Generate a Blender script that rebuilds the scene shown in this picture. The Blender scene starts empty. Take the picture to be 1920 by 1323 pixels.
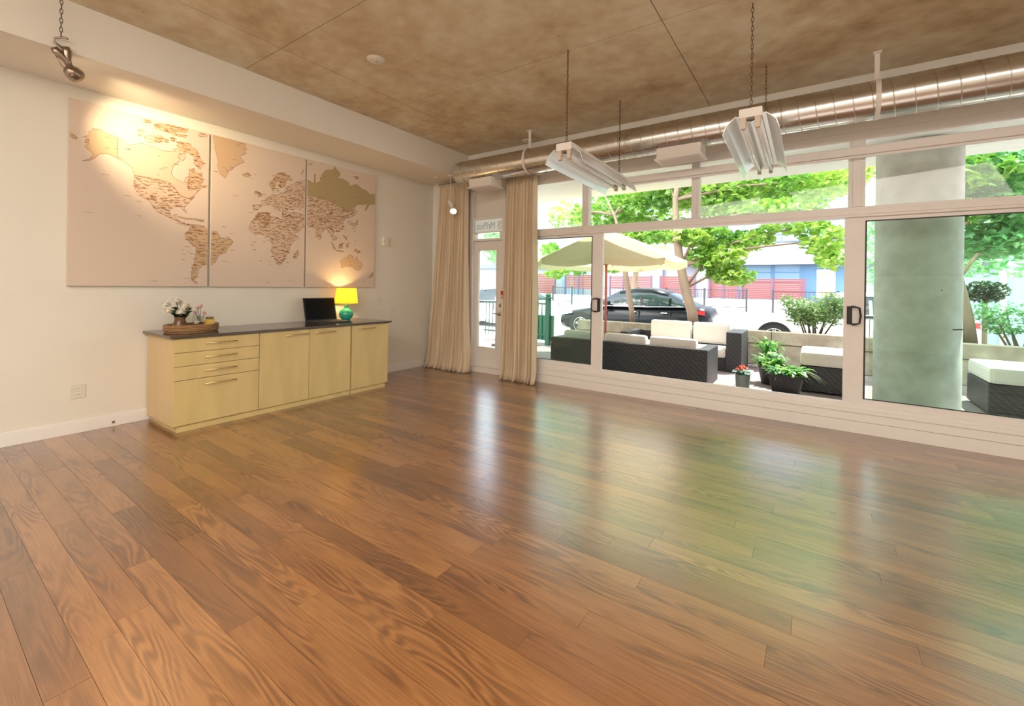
import bpy, bmesh, math, random
from mathutils import Vector, Matrix, Euler
from mathutils.geometry import tessellate_polygon
random.seed(7)
C = bpy.context.scene.collection
sc = bpy.context.scene
PI = math.pi

# ------------------------------------------------------------------ camera, sky, sun, added fill light, exposure
YAW, ROLL = 0.6062, 0.0151
fwd = Vector((-math.sin(YAW), math.cos(YAW), 0)); rgt = Vector((math.cos(YAW), math.sin(YAW), 0)); upv = Vector((0, 0, 1))
cr, sr = math.cos(ROLL), math.sin(ROLL)
r2 = rgt * cr + upv * sr; u2 = upv * cr - rgt * sr
cd = bpy.data.cameras.new('camera'); cam = bpy.data.objects.new('camera', cd); C.objects.link(cam)
cam.matrix_world = Matrix(((r2.x, u2.x, -fwd.x, 5.5006), (r2.y, u2.y, -fwd.y, -5.4741), (r2.z, u2.z, -fwd.z, 1.4), (0, 0, 0, 1)))
cd.sensor_fit = 'HORIZONTAL'; cd.sensor_width = 36.0
cd.lens = 817.69 / 1920 * 36
cd.shift_y = -126.56 / 1920
cd.clip_start = 0.05; cd.clip_end = 300
sc.camera = cam

w = bpy.data.worlds.new('sky'); sc.world = w; w.use_nodes = True
nt = w.node_tree; nt.nodes.clear()
wo = nt.nodes.new('ShaderNodeOutputWorld'); bg = nt.nodes.new('ShaderNodeBackground'); sky = nt.nodes.new('ShaderNodeTexSky')
sky.sky_type = 'NISHITA'; sky.sun_disc = False; sky.sun_elevation = math.radians(58); sky.sun_rotation = math.radians(200)
sky.air_density = 1.0; sky.dust_density = 3.0; sky.ozone_density = 1.0
hsv = nt.nodes.new('ShaderNodeHueSaturation'); hsv.inputs['Saturation'].default_value = 0.45
nt.links.new(sky.outputs[0], hsv.inputs['Color']); nt.links.new(hsv.outputs[0], bg.inputs[0]); nt.links.new(bg.outputs[0], wo.inputs[0])
bg.inputs[1].default_value = 0.85

def lamp(name, kind, loc, aim, energy, color, **kw):
    d = bpy.data.lights.new(name, kind); d.energy = energy; d.color = color
    for k, v in kw.items(): setattr(d, k, v)
    o = bpy.data.objects.new(name, d); C.objects.link(o); o.location = loc
    o.rotation_euler = (Vector(aim) - Vector(loc)).to_track_quat('-Z', 'Y').to_euler()
    return o
lamp('sun', 'SUN', (9, 20, 30), (9 - 4.5, 20 - 6.5, 30 - 14.5), 10.5, (1.0, 0.95, 0.86), angle=math.radians(1.0))
lamp('fill_light_rear', 'AREA', (4.7, -6.2, 3.47), (4.5, -5.7, 0.0), 430, (1.0, 0.92, 0.83), shape='RECTANGLE', size=7.0, size_y=3.2)  # added fill light above and behind the camera, no fitting modelled there
sc.view_settings.view_transform = 'Standard'; sc.view_settings.look = 'None'
sc.view_settings.gamma = 1.0; sc.view_settings.use_curve_mapping = False
sc.view_settings.exposure = 0.45

# ------------------------------------------------------------------ materials
MATS = {}
def nodes(m): return m.node_tree.nodes, m.node_tree.links
def mat(name, col, rough=0.6, metal=0.0, noise=0.0, scale=8.0, bump=0.0, bscale=60.0, stretch=(1, 1, 1), emit=None, estr=0.0, coat=0.0, spec=0.5, trans=0.0):
    if name in MATS: return MATS[name]
    m = bpy.data.materials.new(name); m.use_nodes = True
    N, L = nodes(m); b = N['Principled BSDF']
    b.inputs['Base Color'].default_value = (*col, 1); b.inputs['Roughness'].default_value = rough; b.inputs['Metallic'].default_value = metal
    b.inputs['Specular IOR Level'].default_value = spec
    if coat: b.inputs['Coat Weight'].default_value = coat; b.inputs['Coat Roughness'].default_value = 0.15
    if trans: b.inputs['Transmission Weight'].default_value = trans
    if emit: b.inputs['Emission Color'].default_value = (*emit, 1); b.inputs['Emission Strength'].default_value = estr
    if noise or bump:
        tc = N.new('ShaderNodeTexCoord'); mp = N.new('ShaderNodeMapping'); mp.inputs['Scale'].default_value = stretch
        L.new(tc.outputs['Object'], mp.inputs[0])
    if noise:
        n = N.new('ShaderNodeTexNoise'); n.inputs['Scale'].default_value = scale; n.inputs['Detail'].default_value = 5
        L.new(mp.outputs[0], n.inputs['Vector'])
        mx = N.new('ShaderNodeMix'); mx.data_type = 'RGBA'
        mx.inputs[6].default_value = (*[min(1, c * (1 - noise)) for c in col], 1); mx.inputs[7].default_value = (*[min(1, c * (1 + noise)) for c in col], 1)
        L.new(n.outputs['Fac'], mx.inputs[0]); L.new(mx.outputs[2], b.inputs['Base Color'])
    if bump:
        n2 = N.new('ShaderNodeTexNoise'); n2.inputs['Scale'].default_value = bscale; n2.inputs['Detail'].default_value = 3
        L.new(mp.outputs[0], n2.inputs['Vector'])
        bp = N.new('ShaderNodeBump'); bp.inputs['Strength'].default_value = bump; bp.inputs['Distance'].default_value = 0.01
        L.new(n2.outputs['Fac'], bp.inputs['Height']); L.new(bp.outputs[0], b.inputs['Normal'])
    MATS[name] = m; return m

def ramp(N, stops):
    r = N.new('ShaderNodeValToRGB'); e = r.color_ramp.elements
    while len(e) < len(stops): e.new(0.5)
    for el, (p, c) in zip(e, stops): el.position = p; el.color = (*c, 1)
    return r

def wood_floor():
    m = bpy.data.materials.new('oak_plank'); m.use_nodes = True; N, L = nodes(m); b = N['Principled BSDF']
    tc = N.new('ShaderNodeTexCoord'); oi = N.new('ShaderNodeObjectInfo')
    mul = N.new('ShaderNodeMath'); mul.operation = 'MULTIPLY'; mul.inputs[1].default_value = 57.0; L.new(oi.outputs['Random'], mul.inputs[0])
    cb = N.new('ShaderNodeCombineXYZ'); L.new(mul.outputs[0], cb.inputs[2]); L.new(mul.outputs[0], cb.inputs[0])
    add = N.new('ShaderNodeVectorMath'); add.operation = 'ADD'; L.new(tc.outputs['Object'], add.inputs[0]); L.new(cb.outputs[0], add.inputs[1])
    def noise(sx, sy, detail, rough=0.5):
        mp = N.new('ShaderNodeMapping'); mp.inputs['Scale'].default_value = (sx, sy, 1); L.new(add.outputs[0], mp.inputs[0])
        n = N.new('ShaderNodeTexNoise'); n.inputs['Scale'].default_value = 1; n.inputs['Detail'].default_value = detail; n.inputs['Roughness'].default_value = rough
        L.new(mp.outputs[0], n.inputs['Vector']); return n
    big = noise(0.9, 6.5, 2.0, 0.45)                       # contour lines of a stretched noise: cathedral figure
    k = N.new('ShaderNodeMath'); k.operation = 'MULTIPLY'; k.inputs[1].default_value = 17.0; L.new(big.outputs['Fac'], k.inputs[0])
    pp = N.new('ShaderNodeMath'); pp.operation = 'PINGPONG'; pp.inputs[1].default_value = 0.5; L.new(k.outputs[0], pp.inputs[0])
    dark = ramp(N, [(0.0, (1, 1, 1)), (0.16, (0.75, 0.75, 0.75)), (0.4, (0.0, 0.0, 0.0))]); L.new(pp.outputs[0], dark.inputs[0])
    patch = noise(1.3, 7.0, 2.0); pr = ramp(N, [(0.42, (0, 0, 0)), (0.62, (1, 1, 1))]); L.new(patch.outputs['Fac'], pr.inputs[0])
    fm = N.new('ShaderNodeMath'); fm.operation = 'MULTIPLY'; L.new(dark.outputs[0], fm.inputs[0]); L.new(pr.outputs[0], fm.inputs[1])
    fine = noise(5.0, 190.0, 3.0, 0.6); fr = ramp(N, [(0.40, (0, 0, 0)), (0.68, (1, 1, 1))]); L.new(fine.outputs['Fac'], fr.inputs[0])
    tone = noise(0.8, 4.0, 2.0)
    tr = ramp(N, [(0.25, (0.175, 0.068, 0.022)), (0.5, (0.275, 0.112, 0.034)), (0.75, (0.39, 0.175, 0.055))])
    ad = N.new('ShaderNodeMath'); ad.operation = 'MULTIPLY_ADD'; ad.inputs[1].default_value = 0.42; L.new(oi.outputs['Random'], ad.inputs[0])
    t2 = N.new('ShaderNodeMath'); t2.operation = 'MULTIPLY'; t2.inputs[1].default_value = 0.62; L.new(tone.outputs['Fac'], t2.inputs[0]); L.new(t2.outputs[0], ad.inputs[2])
    L.new(ad.outputs[0], tr.inputs[0])
    m1 = N.new('ShaderNodeMix'); m1.data_type = 'RGBA'; m1.blend_type = 'MULTIPLY'; m1.inputs[7].default_value = (0.40, 0.33, 0.28, 1)
    s1 = N.new('ShaderNodeMath'); s1.operation = 'MULTIPLY'; s1.inputs[1].default_value = 0.85; L.new(fm.outputs[0], s1.inputs[0])
    L.new(s1.outputs[0], m1.inputs[0]); L.new(tr.outputs[0], m1.inputs[6])
    m2 = N.new('ShaderNodeMix'); m2.data_type = 'RGBA'; m2.blend_type = 'MULTIPLY'; m2.inputs[7].default_value = (0.66, 0.60, 0.56, 1)
    s2 = N.new('ShaderNodeMath'); s2.operation = 'MULTIPLY'; s2.inputs[1].default_value = 0.75; L.new(fr.outputs[0], s2.inputs[0])
    L.new(s2.outputs[0], m2.inputs[0]); L.new(m1.outputs[2], m2.inputs[6]); L.new(m2.outputs[2], b.inputs['Base Color'])
    rr = N.new('ShaderNodeMapRange'); rr.inputs['To Min'].default_value = 0.24; rr.inputs['To Max'].default_value = 0.36; L.new(fine.outputs['Fac'], rr.inputs[0]); L.new(rr.outputs[0], b.inputs['Roughness'])
    bp = N.new('ShaderNodeBump'); bp.inputs['Strength'].default_value = 0.10; bp.inputs['Distance'].default_value = 0.002; L.new(fine.outputs['Fac'], bp.inputs['Height']); L.new(bp.outputs[0], b.inputs['Normal'])
    b.inputs['Specular IOR Level'].default_value = 0.3
    b.inputs['Coat Weight'].default_value = 1.0; b.inputs['Coat Roughness'].default_value = 0.24; b.inputs['Coat IOR'].default_value = 2.5
    return m

def concrete(name, cols, scale=0.8, rough=0.8):
    m = bpy.data.materials.new(name); m.use_nodes = True; N, L = nodes(m); b = N['Principled BSDF']; b.inputs['Roughness'].default_value = rough
    g = N.new('ShaderNodeNewGeometry')
    n1 = N.new('ShaderNodeTexNoise'); n1.inputs['Scale'].default_value = scale; n1.inputs['Detail'].default_value = 7; n1.inputs['Roughness'].default_value = 0.62; n1.inputs['Distortion'].default_value = 0.6
    L.new(g.outputs['Position'], n1.inputs['Vector'])
    r = ramp(N, [(0.28, cols[0]), (0.45, cols[1]), (0.6, cols[2]), (0.75, cols[3])]); L.new(n1.outputs['Fac'], r.inputs[0])
    n2 = N.new('ShaderNodeTexNoise'); n2.inputs['Scale'].default_value = 7; n2.inputs['Detail'].default_value = 8; L.new(g.outputs['Position'], n2.inputs['Vector'])
    mx = N.new('ShaderNodeMix'); mx.data_type = 'RGBA'; mx.blend_type = 'OVERLAY'; mx.inputs[0].default_value = 0.45
    L.new(r.outputs[0], mx.inputs[6]); L.new(n2.outputs['Fac'], mx.inputs[7]); L.new(mx.outputs[2], b.inputs['Base Color'])
    v = N.new('ShaderNodeTexVoronoi'); v.inputs['Scale'].default_value = 2.2; L.new(g.outputs['Position'], v.inputs['Vector'])
    pit = ramp(N, [(0.012, (0.35, 0.3, 0.25)), (0.03, (1, 1, 1))]); L.new(v.outputs['Distance'], pit.inputs[0])
    m3 = N.new('ShaderNodeMix'); m3.data_type = 'RGBA'; m3.blend_type = 'MULTIPLY'; m3.inputs[0].default_value = 0.8
    L.new(mx.outputs[2], m3.inputs[6]); L.new(pit.outputs[0], m3.inputs[7]); L.new(m3.outputs[2], b.inputs['Base Color'])
    bp = N.new('ShaderNodeBump'); bp.inputs['Strength'].default_value = 0.15; bp.inputs['Distance'].default_value = 0.01; L.new(n2.outputs['Fac'], bp.inputs['Height']); L.new(bp.outputs[0], b.inputs['Normal'])
    return m

def glass(name, tint, ior=1.45):
    m = bpy.data.materials.new(name); m.use_nodes = True; N, L = nodes(m); N.remove(N['Principled BSDF'])
    t = N.new('ShaderNodeBsdfTransparent'); t.inputs[0].default_value = (*[c ** 0.5 for c in tint], 1)
    g = N.new('ShaderNodeBsdfGlossy'); g.inputs['Roughness'].default_value = 0.02
    lw = N.new('ShaderNodeLayerWeight'); lw.inputs[0].default_value = 0.5
    pw = N.new('ShaderNodeMath'); pw.operation = 'POWER'; pw.inputs[1].default_value = 5.0; L.new(lw.outputs['Facing'], pw.inputs[0])
    f = N.new('ShaderNodeMath'); f.operation = 'MULTIPLY_ADD'; f.inputs[1].default_value = 0.9; f.inputs[2].default_value = 0.022; L.new(pw.outputs[0], f.inputs[0])
    mx = N.new('ShaderNodeMixShader'); L.new(f.outputs[0], mx.inputs[0]); L.new(t.outputs[0], mx.inputs[1]); L.new(g.outputs[0], mx.inputs[2])
    L.new(mx.outputs[0], N['Material Output'].inputs[0]); return m

def leafy(name, c1, c2, c3, scale=1.1, trans=0.45):
    m = bpy.data.materials.new(name); m.use_nodes = True; N, L = nodes(m); N.remove(N['Principled BSDF'])
    g = N.new('ShaderNodeNewGeometry')
    n = N.new('ShaderNodeTexNoise'); n.inputs['Scale'].default_value = scale; n.inputs['Detail'].default_value = 2; L.new(g.outputs['Position'], n.inputs['Vector'])
    wn = N.new('ShaderNodeTexNoise'); wn.inputs['Scale'].default_value = 9; L.new(g.outputs['Position'], wn.inputs['Vector'])
    av = N.new('ShaderNodeMath'); av.operation = 'ADD'; L.new(n.outputs['Fac'], av.inputs[0]); L.new(wn.outputs['Fac'], av.inputs[1])
    hf = N.new('ShaderNodeMath'); hf.operation = 'MULTIPLY'; hf.inputs[1].default_value = 0.5; L.new(av.outputs[0], hf.inputs[0])
    r = ramp(N, [(0.36, c1), (0.5, c2), (0.64, c3)]); L.new(hf.outputs[0], r.inputs[0])
    d = N.new('ShaderNodeBsdfDiffuse'); t = N.new('ShaderNodeBsdfTranslucent'); gl = N.new('ShaderNodeBsdfGlossy'); gl.inputs['Roughness'].default_value = 0.45
    L.new(r.outputs[0], d.inputs[0]); L.new(r.outputs[0], t.inputs[0])
    mx = N.new('ShaderNodeMixShader'); mx.inputs[0].default_value = trans; L.new(d.outputs[0], mx.inputs[1]); L.new(t.outputs[0], mx.inputs[2])
    m2 = N.new('ShaderNodeMixShader'); m2.inputs[0].default_value = 0.06; L.new(mx.outputs[0], m2.inputs[1]); L.new(gl.outputs[0], m2.inputs[2])
    L.new(m2.outputs[0], N['Material Output'].inputs[0]); return m

def cloth(name, col, trans, weave=220.0, noise=0.12):
    m = bpy.data.materials.new(name); m.use_nodes = True; N, L = nodes(m); N.remove(N['Principled BSDF'])
    tc = N.new('ShaderNodeTexCoord')
    n = N.new('ShaderNodeTexNoise'); n.inputs['Scale'].default_value = weave; n.inputs['Detail'].default_value = 2; L.new(tc.outputs['Object'], n.inputs['Vector'])
    mx = N.new('ShaderNodeMix'); mx.data_type = 'RGBA'; mx.inputs[6].default_value = (*[c * (1 - noise) for c in col], 1); mx.inputs[7].default_value = (*[min(1, c * (1 + noise)) for c in col], 1)
    L.new(n.outputs['Fac'], mx.inputs[0])
    d = N.new('ShaderNodeBsdfDiffuse'); t = N.new('ShaderNodeBsdfTranslucent'); L.new(mx.outputs[2], d.inputs[0]); L.new(mx.outputs[2], t.inputs[0])
    s = N.new('ShaderNodeMixShader'); s.inputs[0].default_value = trans; L.new(d.outputs[0], s.inputs[1]); L.new(t.outputs[0], s.inputs[2])
    L.new(s.outputs[0], N['Material Output'].inputs[0]); return m

def rattan(name, col):
    m = bpy.data.materials.new(name); m.use_nodes = True; N, L = nodes(m); b = N['Principled BSDF']
    tc = N.new('ShaderNodeTexCoord')
    def wave(sc_, d):
        wv = N.new('ShaderNodeTexWave'); wv.bands_direction = d; wv.inputs['Scale'].default_value = sc_; wv.inputs['Distortion'].default_value = 0.2; L.new(tc.outputs['Object'], wv.inputs['Vector']); return wv
    a, c = wave(14, 'Z'), wave(9, 'DIAGONAL')
    mu = N.new('ShaderNodeMath'); mu.operation = 'MULTIPLY'; L.new(a.outputs['Fac'], mu.inputs[0]); L.new(c.outputs['Fac'], mu.inputs[1])
    r = ramp(N, [(0.1, tuple(x * 0.45 for x in col)), (0.6, col)]); L.new(mu.outputs[0], r.inputs[0]); L.new(r.outputs[0], b.inputs['Base Color'])
    bp = N.new('ShaderNodeBump'); bp.inputs['Strength'].default_value = 0.6; bp.inputs['Distance'].default_value = 0.01; L.new(mu.outputs[0], bp.inputs['Height']); L.new(bp.outputs[0], b.inputs['Normal'])
    b.inputs['Roughness'].default_value = 0.45; return m

WALL = mat('warm_white_paint', (0.80, 0.76, 0.68), 0.85, noise=0.03, scale=2.0, bump=0.03, bscale=150)
TRIM = mat('white_trim_paint', (0.86, 0.83, 0.79), 0.45)
FRAME = mat('frame_aluminium_white', (0.84, 0.80, 0.78), 0.4, noise=0.05, scale=5)
GASKET = mat('black_gasket', (0.02, 0.02, 0.02), 0.5)
OAK = wood_floor()
CEIL = concrete('ceiling_concrete', [(0.42, 0.29, 0.16), (0.62, 0.50, 0.33), (0.70, 0.61, 0.44), (0.80, 0.73, 0.58)])
CONC = concrete('grey_concrete', [(0.30, 0.30, 0.27), (0.46, 0.46, 0.42), (0.56, 0.56, 0.51), (0.66, 0.66, 0.6)], 1.4)
TANC = concrete('weathered_tan_concrete', [(0.22, 0.19, 0.13), (0.32, 0.28, 0.20), (0.40, 0.36, 0.27), (0.48, 0.44, 0.34)], 1.6)
COLC = concrete('column_concrete', [(0.52, 0.52, 0.48), (0.55, 0.55, 0.51), (0.58, 0.58, 0.54), (0.61, 0.61, 0.57)], 0.8)
GLASS_CLEAR = glass('clear_glass', (0.93, 0.97, 0.94))
GLASS_GREEN = glass('green_glass', (0.84, 0.945, 0.885))
MAPLE = mat('maple_veneer', (0.66, 0.50, 0.22), 0.42, noise=0.22, scale=3.0, stretch=(2, 2, 0.35))
MAPLE_SIDE = mat('maple_veneer_side', (0.68, 0.50, 0.26), 0.42, noise=0.12, scale=3.0, stretch=(2, 2, 0.35))
GRANITE = mat('dark_granite', (0.085, 0.06, 0.045), 0.12, noise=0.7, scale=140, spec=0.8)
STEEL = mat('brushed_steel', (0.62, 0.58, 0.52), 0.28, 1.0)
DUCT = mat('galvanised_duct', (0.70, 0.70, 0.69), 0.24, 1.0, noise=0.10, scale=5, bump=0.02, bscale=6)
DARKMETAL = mat('dark_metal', (0.05, 0.04, 0.035), 0.4, 0.8)
BLACK = mat('black_plastic', (0.01, 0.01, 0.011), 0.35)
SCREEN = mat('laptop_screen', (0.002, 0.002, 0.003), 0.5, spec=0.15)
WHITE = mat('white_enamel', (0.82, 0.78, 0.74), 0.35)
PLASTIC = mat('ivory_plastic', (0.74, 0.70, 0.60), 0.4)
CURTAIN = cloth('linen_curtain', (0.82, 0.68, 0.50), 0.12)
REFLECT = mat('silver_reflector', (0.86, 0.87, 0.88), 0.32, 0.55, noise=0.05, scale=6)
TUBE = mat('fluorescent_tube_glass', (0.86, 0.87, 0.86), 0.25)
RUST = mat('chain_steel', (0.16, 0.11, 0.07), 0.45, 0.8)
RATTAN = rattan('black_rattan', (0.05, 0.052, 0.06))
CUSHION = mat('cushion_cloth', (0.66, 0.63, 0.58), 0.9, noise=0.06, scale=5, bump=0.1, bscale=30)
SOIL = mat('soil', (0.06, 0.04, 0.03), 0.95, noise=0.4, scale=20)
BARK = mat('tree_bark', (0.19, 0.14, 0.09), 0.85, noise=0.35, scale=9, stretch=(1, 1, 0.3), bump=0.4, bscale=30)
LEAF = leafy('maple_leaf', (0.10, 0.28, 0.04), (0.26, 0.50, 0.08), (0.55, 0.68, 0.14), trans=0.55)
LEAF_COOL = leafy('maple_leaf_cool', (0.09, 0.32, 0.10), (0.20, 0.50, 0.18), (0.45, 0.68, 0.32), trans=0.55)
SHRUB = leafy('shrub_leaf', (0.10, 0.20, 0.06), (0.24, 0.40, 0.13), (0.55, 0.62, 0.34), 3.0)

# ------------------------------------------------------------------ mesh helpers
def tag(o, label=None, cat=None, group=None, kind=None):
    if label: o['label'] = label
    if cat: o['category'] = cat
    if group: o['group'] = group
    if kind: o['kind'] = kind
    return o
def thing(name, label, cat, loc=(0, 0, 0), group=None):
    o = bpy.data.objects.new(name, None); C.objects.link(o); o.location = loc; o.empty_display_size = 0.1
    return tag(o, label, cat, group)
WLOC = {}
class MB:
    def __init__(s): s.bm = bmesh.new()
    def box(s, a, b, bev=0.0, rz=0.0):
        a, b = Vector(a), Vector(b); c = (a + b) / 2; d = b - a
        m = Matrix.Translation(c) @ Matrix.Rotation(rz, 4, 'Z') @ Matrix.Diagonal((*d, 1))
        g = bmesh.ops.create_cube(s.bm, size=1, matrix=m)
        if bev:
            es = list({e for v in g['verts'] for e in v.link_edges})
            bmesh.ops.bevel(s.bm, geom=es, offset=bev, segments=2, affect='EDGES', profile=0.6)
        return s
    def poly(s, pts, ext):                       # polygon extruded by a vector
        vs = [s.bm.verts.new(p) for p in pts]; ve = [s.bm.verts.new(Vector(p) + Vector(ext)) for p in pts]
        n = len(vs)
        s.bm.faces.new(vs[::-1]); s.bm.faces.new(ve)
        for i in range(n): s.bm.faces.new((vs[i], vs[(i + 1) % n], ve[(i + 1) % n], ve[i]))
        return s
    def flat(s, pts):
        s.bm.faces.new([s.bm.verts.new(p) for p in pts]); return s
    def tube(s, pts, r, n=8, cap=True, closed=False):
        pts = [Vector(p) for p in pts]; rings = []; k = len(pts)
        rr = r if isinstance(r, (list, tuple)) else [r] * k
        up = Vector((0, 0, 1)); prev = None
        for i, p in enumerate(pts):
            if closed: t = pts[(i + 1) % k] - pts[i - 1]
            else: t = pts[min(i + 1, k - 1)] - pts[max(i - 1, 0)]
            t.normalize()
            if prev is None:
                a = t.cross(up);
                if a.length < 1e-3: a = t.cross(Vector((1, 0, 0)))
            else:
                a = prev - t * prev.dot(t)
            a.normalize(); prev = a; b = t.cross(a)
            rings.append([s.bm.verts.new(p + (a * math.cos(2 * PI * j / n) + b * math.sin(2 * PI * j / n)) * rr[i]) for j in range(n)])
        m = k if closed else k - 1
        for i in range(m):
            A, B = rings[i], rings[(i + 1) % k]
            for j in range(n): s.bm.faces.new((A[j], A[(j + 1) % n], B[(j + 1) % n], B[j]))
        if cap and not closed:
            s.bm.faces.new(rings[0][::-1]); s.bm.faces.new(rings[-1])
        return s
    def lathe(s, prof, c=(0, 0, 0), axis='Z', n=24, sx=1.0, sy=1.0, cap=True):
        c = Vector(c); rings = []
        for r, h in prof:
            ring = []
            for j in range(n):
                a = 2 * PI * j / n; u, v = r * math.cos(a) * sx, r * math.sin(a) * sy
                p = {'Z': (u, v, h), 'Y': (u, h, v), 'X': (h, u, v)}[axis]
                ring.append(s.bm.verts.new(c + Vector(p)))
            rings.append(ring)
        for A, B in zip(rings, rings[1:]):
            for j in range(n): s.bm.faces.new((A[j], A[(j + 1) % n], B[(j + 1) % n], B[j]))
        if cap:
            for R in (rings[0], rings[-1]):
                if (R[0].co - R[n // 2].co).length > 1e-4: s.bm.faces.new(R)
        return s
    def ball(s, c, r, sc_=(1, 1, 1), sub=2):
        bmesh.ops.create_icosphere(s.bm, subdivisions=sub, radius=1, matrix=Matrix.Translation(c) @ Matrix.Diagonal((r * sc_[0], r * sc_[1], r * sc_[2], 1))); return s
    def build(s, name, m, parent=None, smooth=False, label=None, kind=None, bevel=0.0):
        bmesh.ops.recalc_face_normals(s.bm, faces=s.bm.faces[:])
        lo = Vector((1e9,) * 3); hi = Vector((-1e9,) * 3)
        for v in s.bm.verts:
            for i in range(3): lo[i] = min(lo[i], v.co[i]); hi[i] = max(hi[i], v.co[i])
        org = Vector(((lo.x + hi.x) / 2, (lo.y + hi.y) / 2, lo.z))
        bmesh.ops.translate(s.bm, verts=s.bm.verts[:], vec=-org)
        me = bpy.data.meshes.new(name); s.bm.to_mesh(me); s.bm.free()
        for mm in (m if isinstance(m, list) else [m]): me.materials.append(mm)
        if smooth:
            for p in me.polygons: p.use_smooth = True
        o = bpy.data.objects.new(name, me); C.objects.link(o)
        place(o, org, parent)
        if smooth == 'auto':
            es = o.modifiers.new('es', 'EDGE_SPLIT'); es.split_angle = math.radians(35)
        if label: o['label'] = label
        if kind: o['kind'] = kind
        return o
def place(o, org, parent=None):
    WLOC[o.name] = Vector(org)
    if parent is not None:
        o.parent = parent; pl = parent.location if parent.name not in WLOC else WLOC[parent.name]
        o.location = Vector(org) - pl
    else: o.location = org
def wl(o): return WLOC.get(o.name, o.location)
def struct(o): o['kind'] = 'structure'; return o
def dup(root, loc, label=None, group=None):
    r = root.copy(); C.objects.link(r); r.location = loc; WLOC[r.name] = Vector(loc)
    if label: r['label'] = label
    if group: r['group'] = group
    for ch in list(root.children):
        c = ch.copy(); C.objects.link(c); c.parent = r
        for g in ch.children:
            d = g.copy(); C.objects.link(d); d.parent = c
    return r
def quick(name, m, a, b, parent=None, bev=0.0, label=None):
    return MB().box(a, b, bev).build(name, m, parent, label=label)

# ================================================================== THE ROOM
ZC, ZS, SX = 3.52, 3.13, 0.80          # ceiling, soffit underside, soffit face
RX, RY = 9.0, -8.0                     # far right wall, wall behind the camera
floor = struct(MB().box((-0.1, RY - 0.1, -0.12), (RX + 0.1, 0.0, -0.012)).build('floor', mat('subfloor', (0.06, 0.03, 0.015), 0.8)))
PLW = 0.12; rows = int(6.2 / PLW) + 1
for k in range(rows):
    y1 = -0.002 - k * PLW; x = -random.random() * 1.3
    while x < 7.9:
        ln = random.choice((1.0, 1.25, 1.5, 1.7)) + random.random() * 0.3
        xa, xb = max(0.0, x), min(7.9, x + ln)
        # leave out boards that lie outside the view to the left of the camera
        if xb - xa > 0.05 and not (y1 < -5.5 and xb < 2.2) and not (xa > 6.9 and y1 < -2.8):
            MB().box((xa + 0.0005, y1 - PLW + 0.0006, -0.0115), (xb - 0.0005, y1 - 0.0006, 0.0 - random.random() * 0.0004)).build('plank', OAK, floor)
        x += ln
rest = MB()
rest.box((7.905, -6.3, -0.0115), (RX, 0, -0.001)); rest.box((0, RY, -0.0115), (RX, -6.31, -0.001))
rest.build('plank_rest', OAK, floor, kind='stuff')

ceiling = struct(MB().box((-0.1, RY - 0.1, ZC + 0.03), (RX + 0.1, 0.15, ZC + 0.35)).build('ceiling', mat('slab_core', (0.12, 0.09, 0.06), 0.9)))
xs = [0.79, 1.5, 4.48, 7.4, RX]; ys = [0.0, -1.97, -3.43, -4.9, -6.4, RY]
for i in range(len(xs) - 1):
    for j in range(len(ys) - 1):
        g = 0.0035
        MB().box((xs[i] + g, ys[j + 1] + g, ZC), (xs[i + 1] - g, ys[j] - g, ZC + 0.029)).build('concrete_panel', CEIL, ceiling)
struct(MB().box((-0.1, RY - 0.1, -0.012), (0, 0.12, ZC + 0.03)).build('wall_left', WALL))
struct(MB().box((0.0, RY, ZS), (SX, 0.0, ZC + 0.028)).build('trim_1', WALL))                 # boxed soffit along the left wall
struct(MB().box((RX, RY - 0.1, -0.012), (RX + 0.1, 0.12, ZC + 0.03)).build('wall_right', WALL))
struct(MB().box((-0.1, RY - 0.1, -0.012), (RX, RY, ZC + 0.03)).build('wall_rear', WALL))
front = MB()
front.box((0.0, 0.0, -0.012), (0.86, 0.12, ZC + 0.028)); front.box((1.56, 0.0, -0.012), (2.049, 0.12, ZC + 0.028))
front.box((0.86, 0.0, 2.93), (1.56, 0.12, ZC + 0.028)); front.box((2.05, 0.0, 2.97), (RX, 0.12, ZC + 0.028))
struct(front.build('wall_front', TRIM))
bb = MB(); bb.box((0.0, RY, 0.0), (0.016, -0.16, 0.10), 0.003); bb.box((0.0, RY, 0.10), (0.010, -0.16, 0.118), 0.003)
struct(bb.build('baseboard_left', TRIM))

# ------------------------------------------------------------------ the window wall
win = struct(MB().box((2.05, 0.0, 2.88), (8.6, 0.11, 2.97), 0.004).build('window_1', FRAME))
for a, b in ((2.86, 2.955), (4.285, 4.375), (5.77, 5.90), (7.45, 7.55)):
    MB().box((a, 0.0, 2.23), (b, 0.10, 2.88), 0.003).box((a + 0.03, -0.012, 2.23), (b - 0.03, 0.0, 2.88), 0.003).build('mullion', FRAME, win)
rl = MB(); rl.box((2.05, -0.01, 2.125), (8.6, 0.12, 2.228), 0.004); rl.box((2.05, -0.02, 2.15), (8.6, -0.01, 2.20), 0.003); rl.build('transom_rail', FRAME, win)
for a, b in ((2.05, 2.86), (2.955, 4.285), (4.375, 5.77), (5.90, 7.45), (7.55, 8.6)):
    MB().box((a, 0.045, 2.228), (b, 0.051, 2.88)).build('transom_pane', GLASS_CLEAR, win)
st = MB(); st.box((2.05, 0.0, 0.235), (8.6, 0.13, 0.275), 0.003); st.box((2.05, 0.015, 0.275), (8.6, 0.03, 0.29)); st.box((2.05, 0.075, 0.275), (8.6, 0.09, 0.285)); st.build('sliding_track', FRAME, win)
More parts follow.
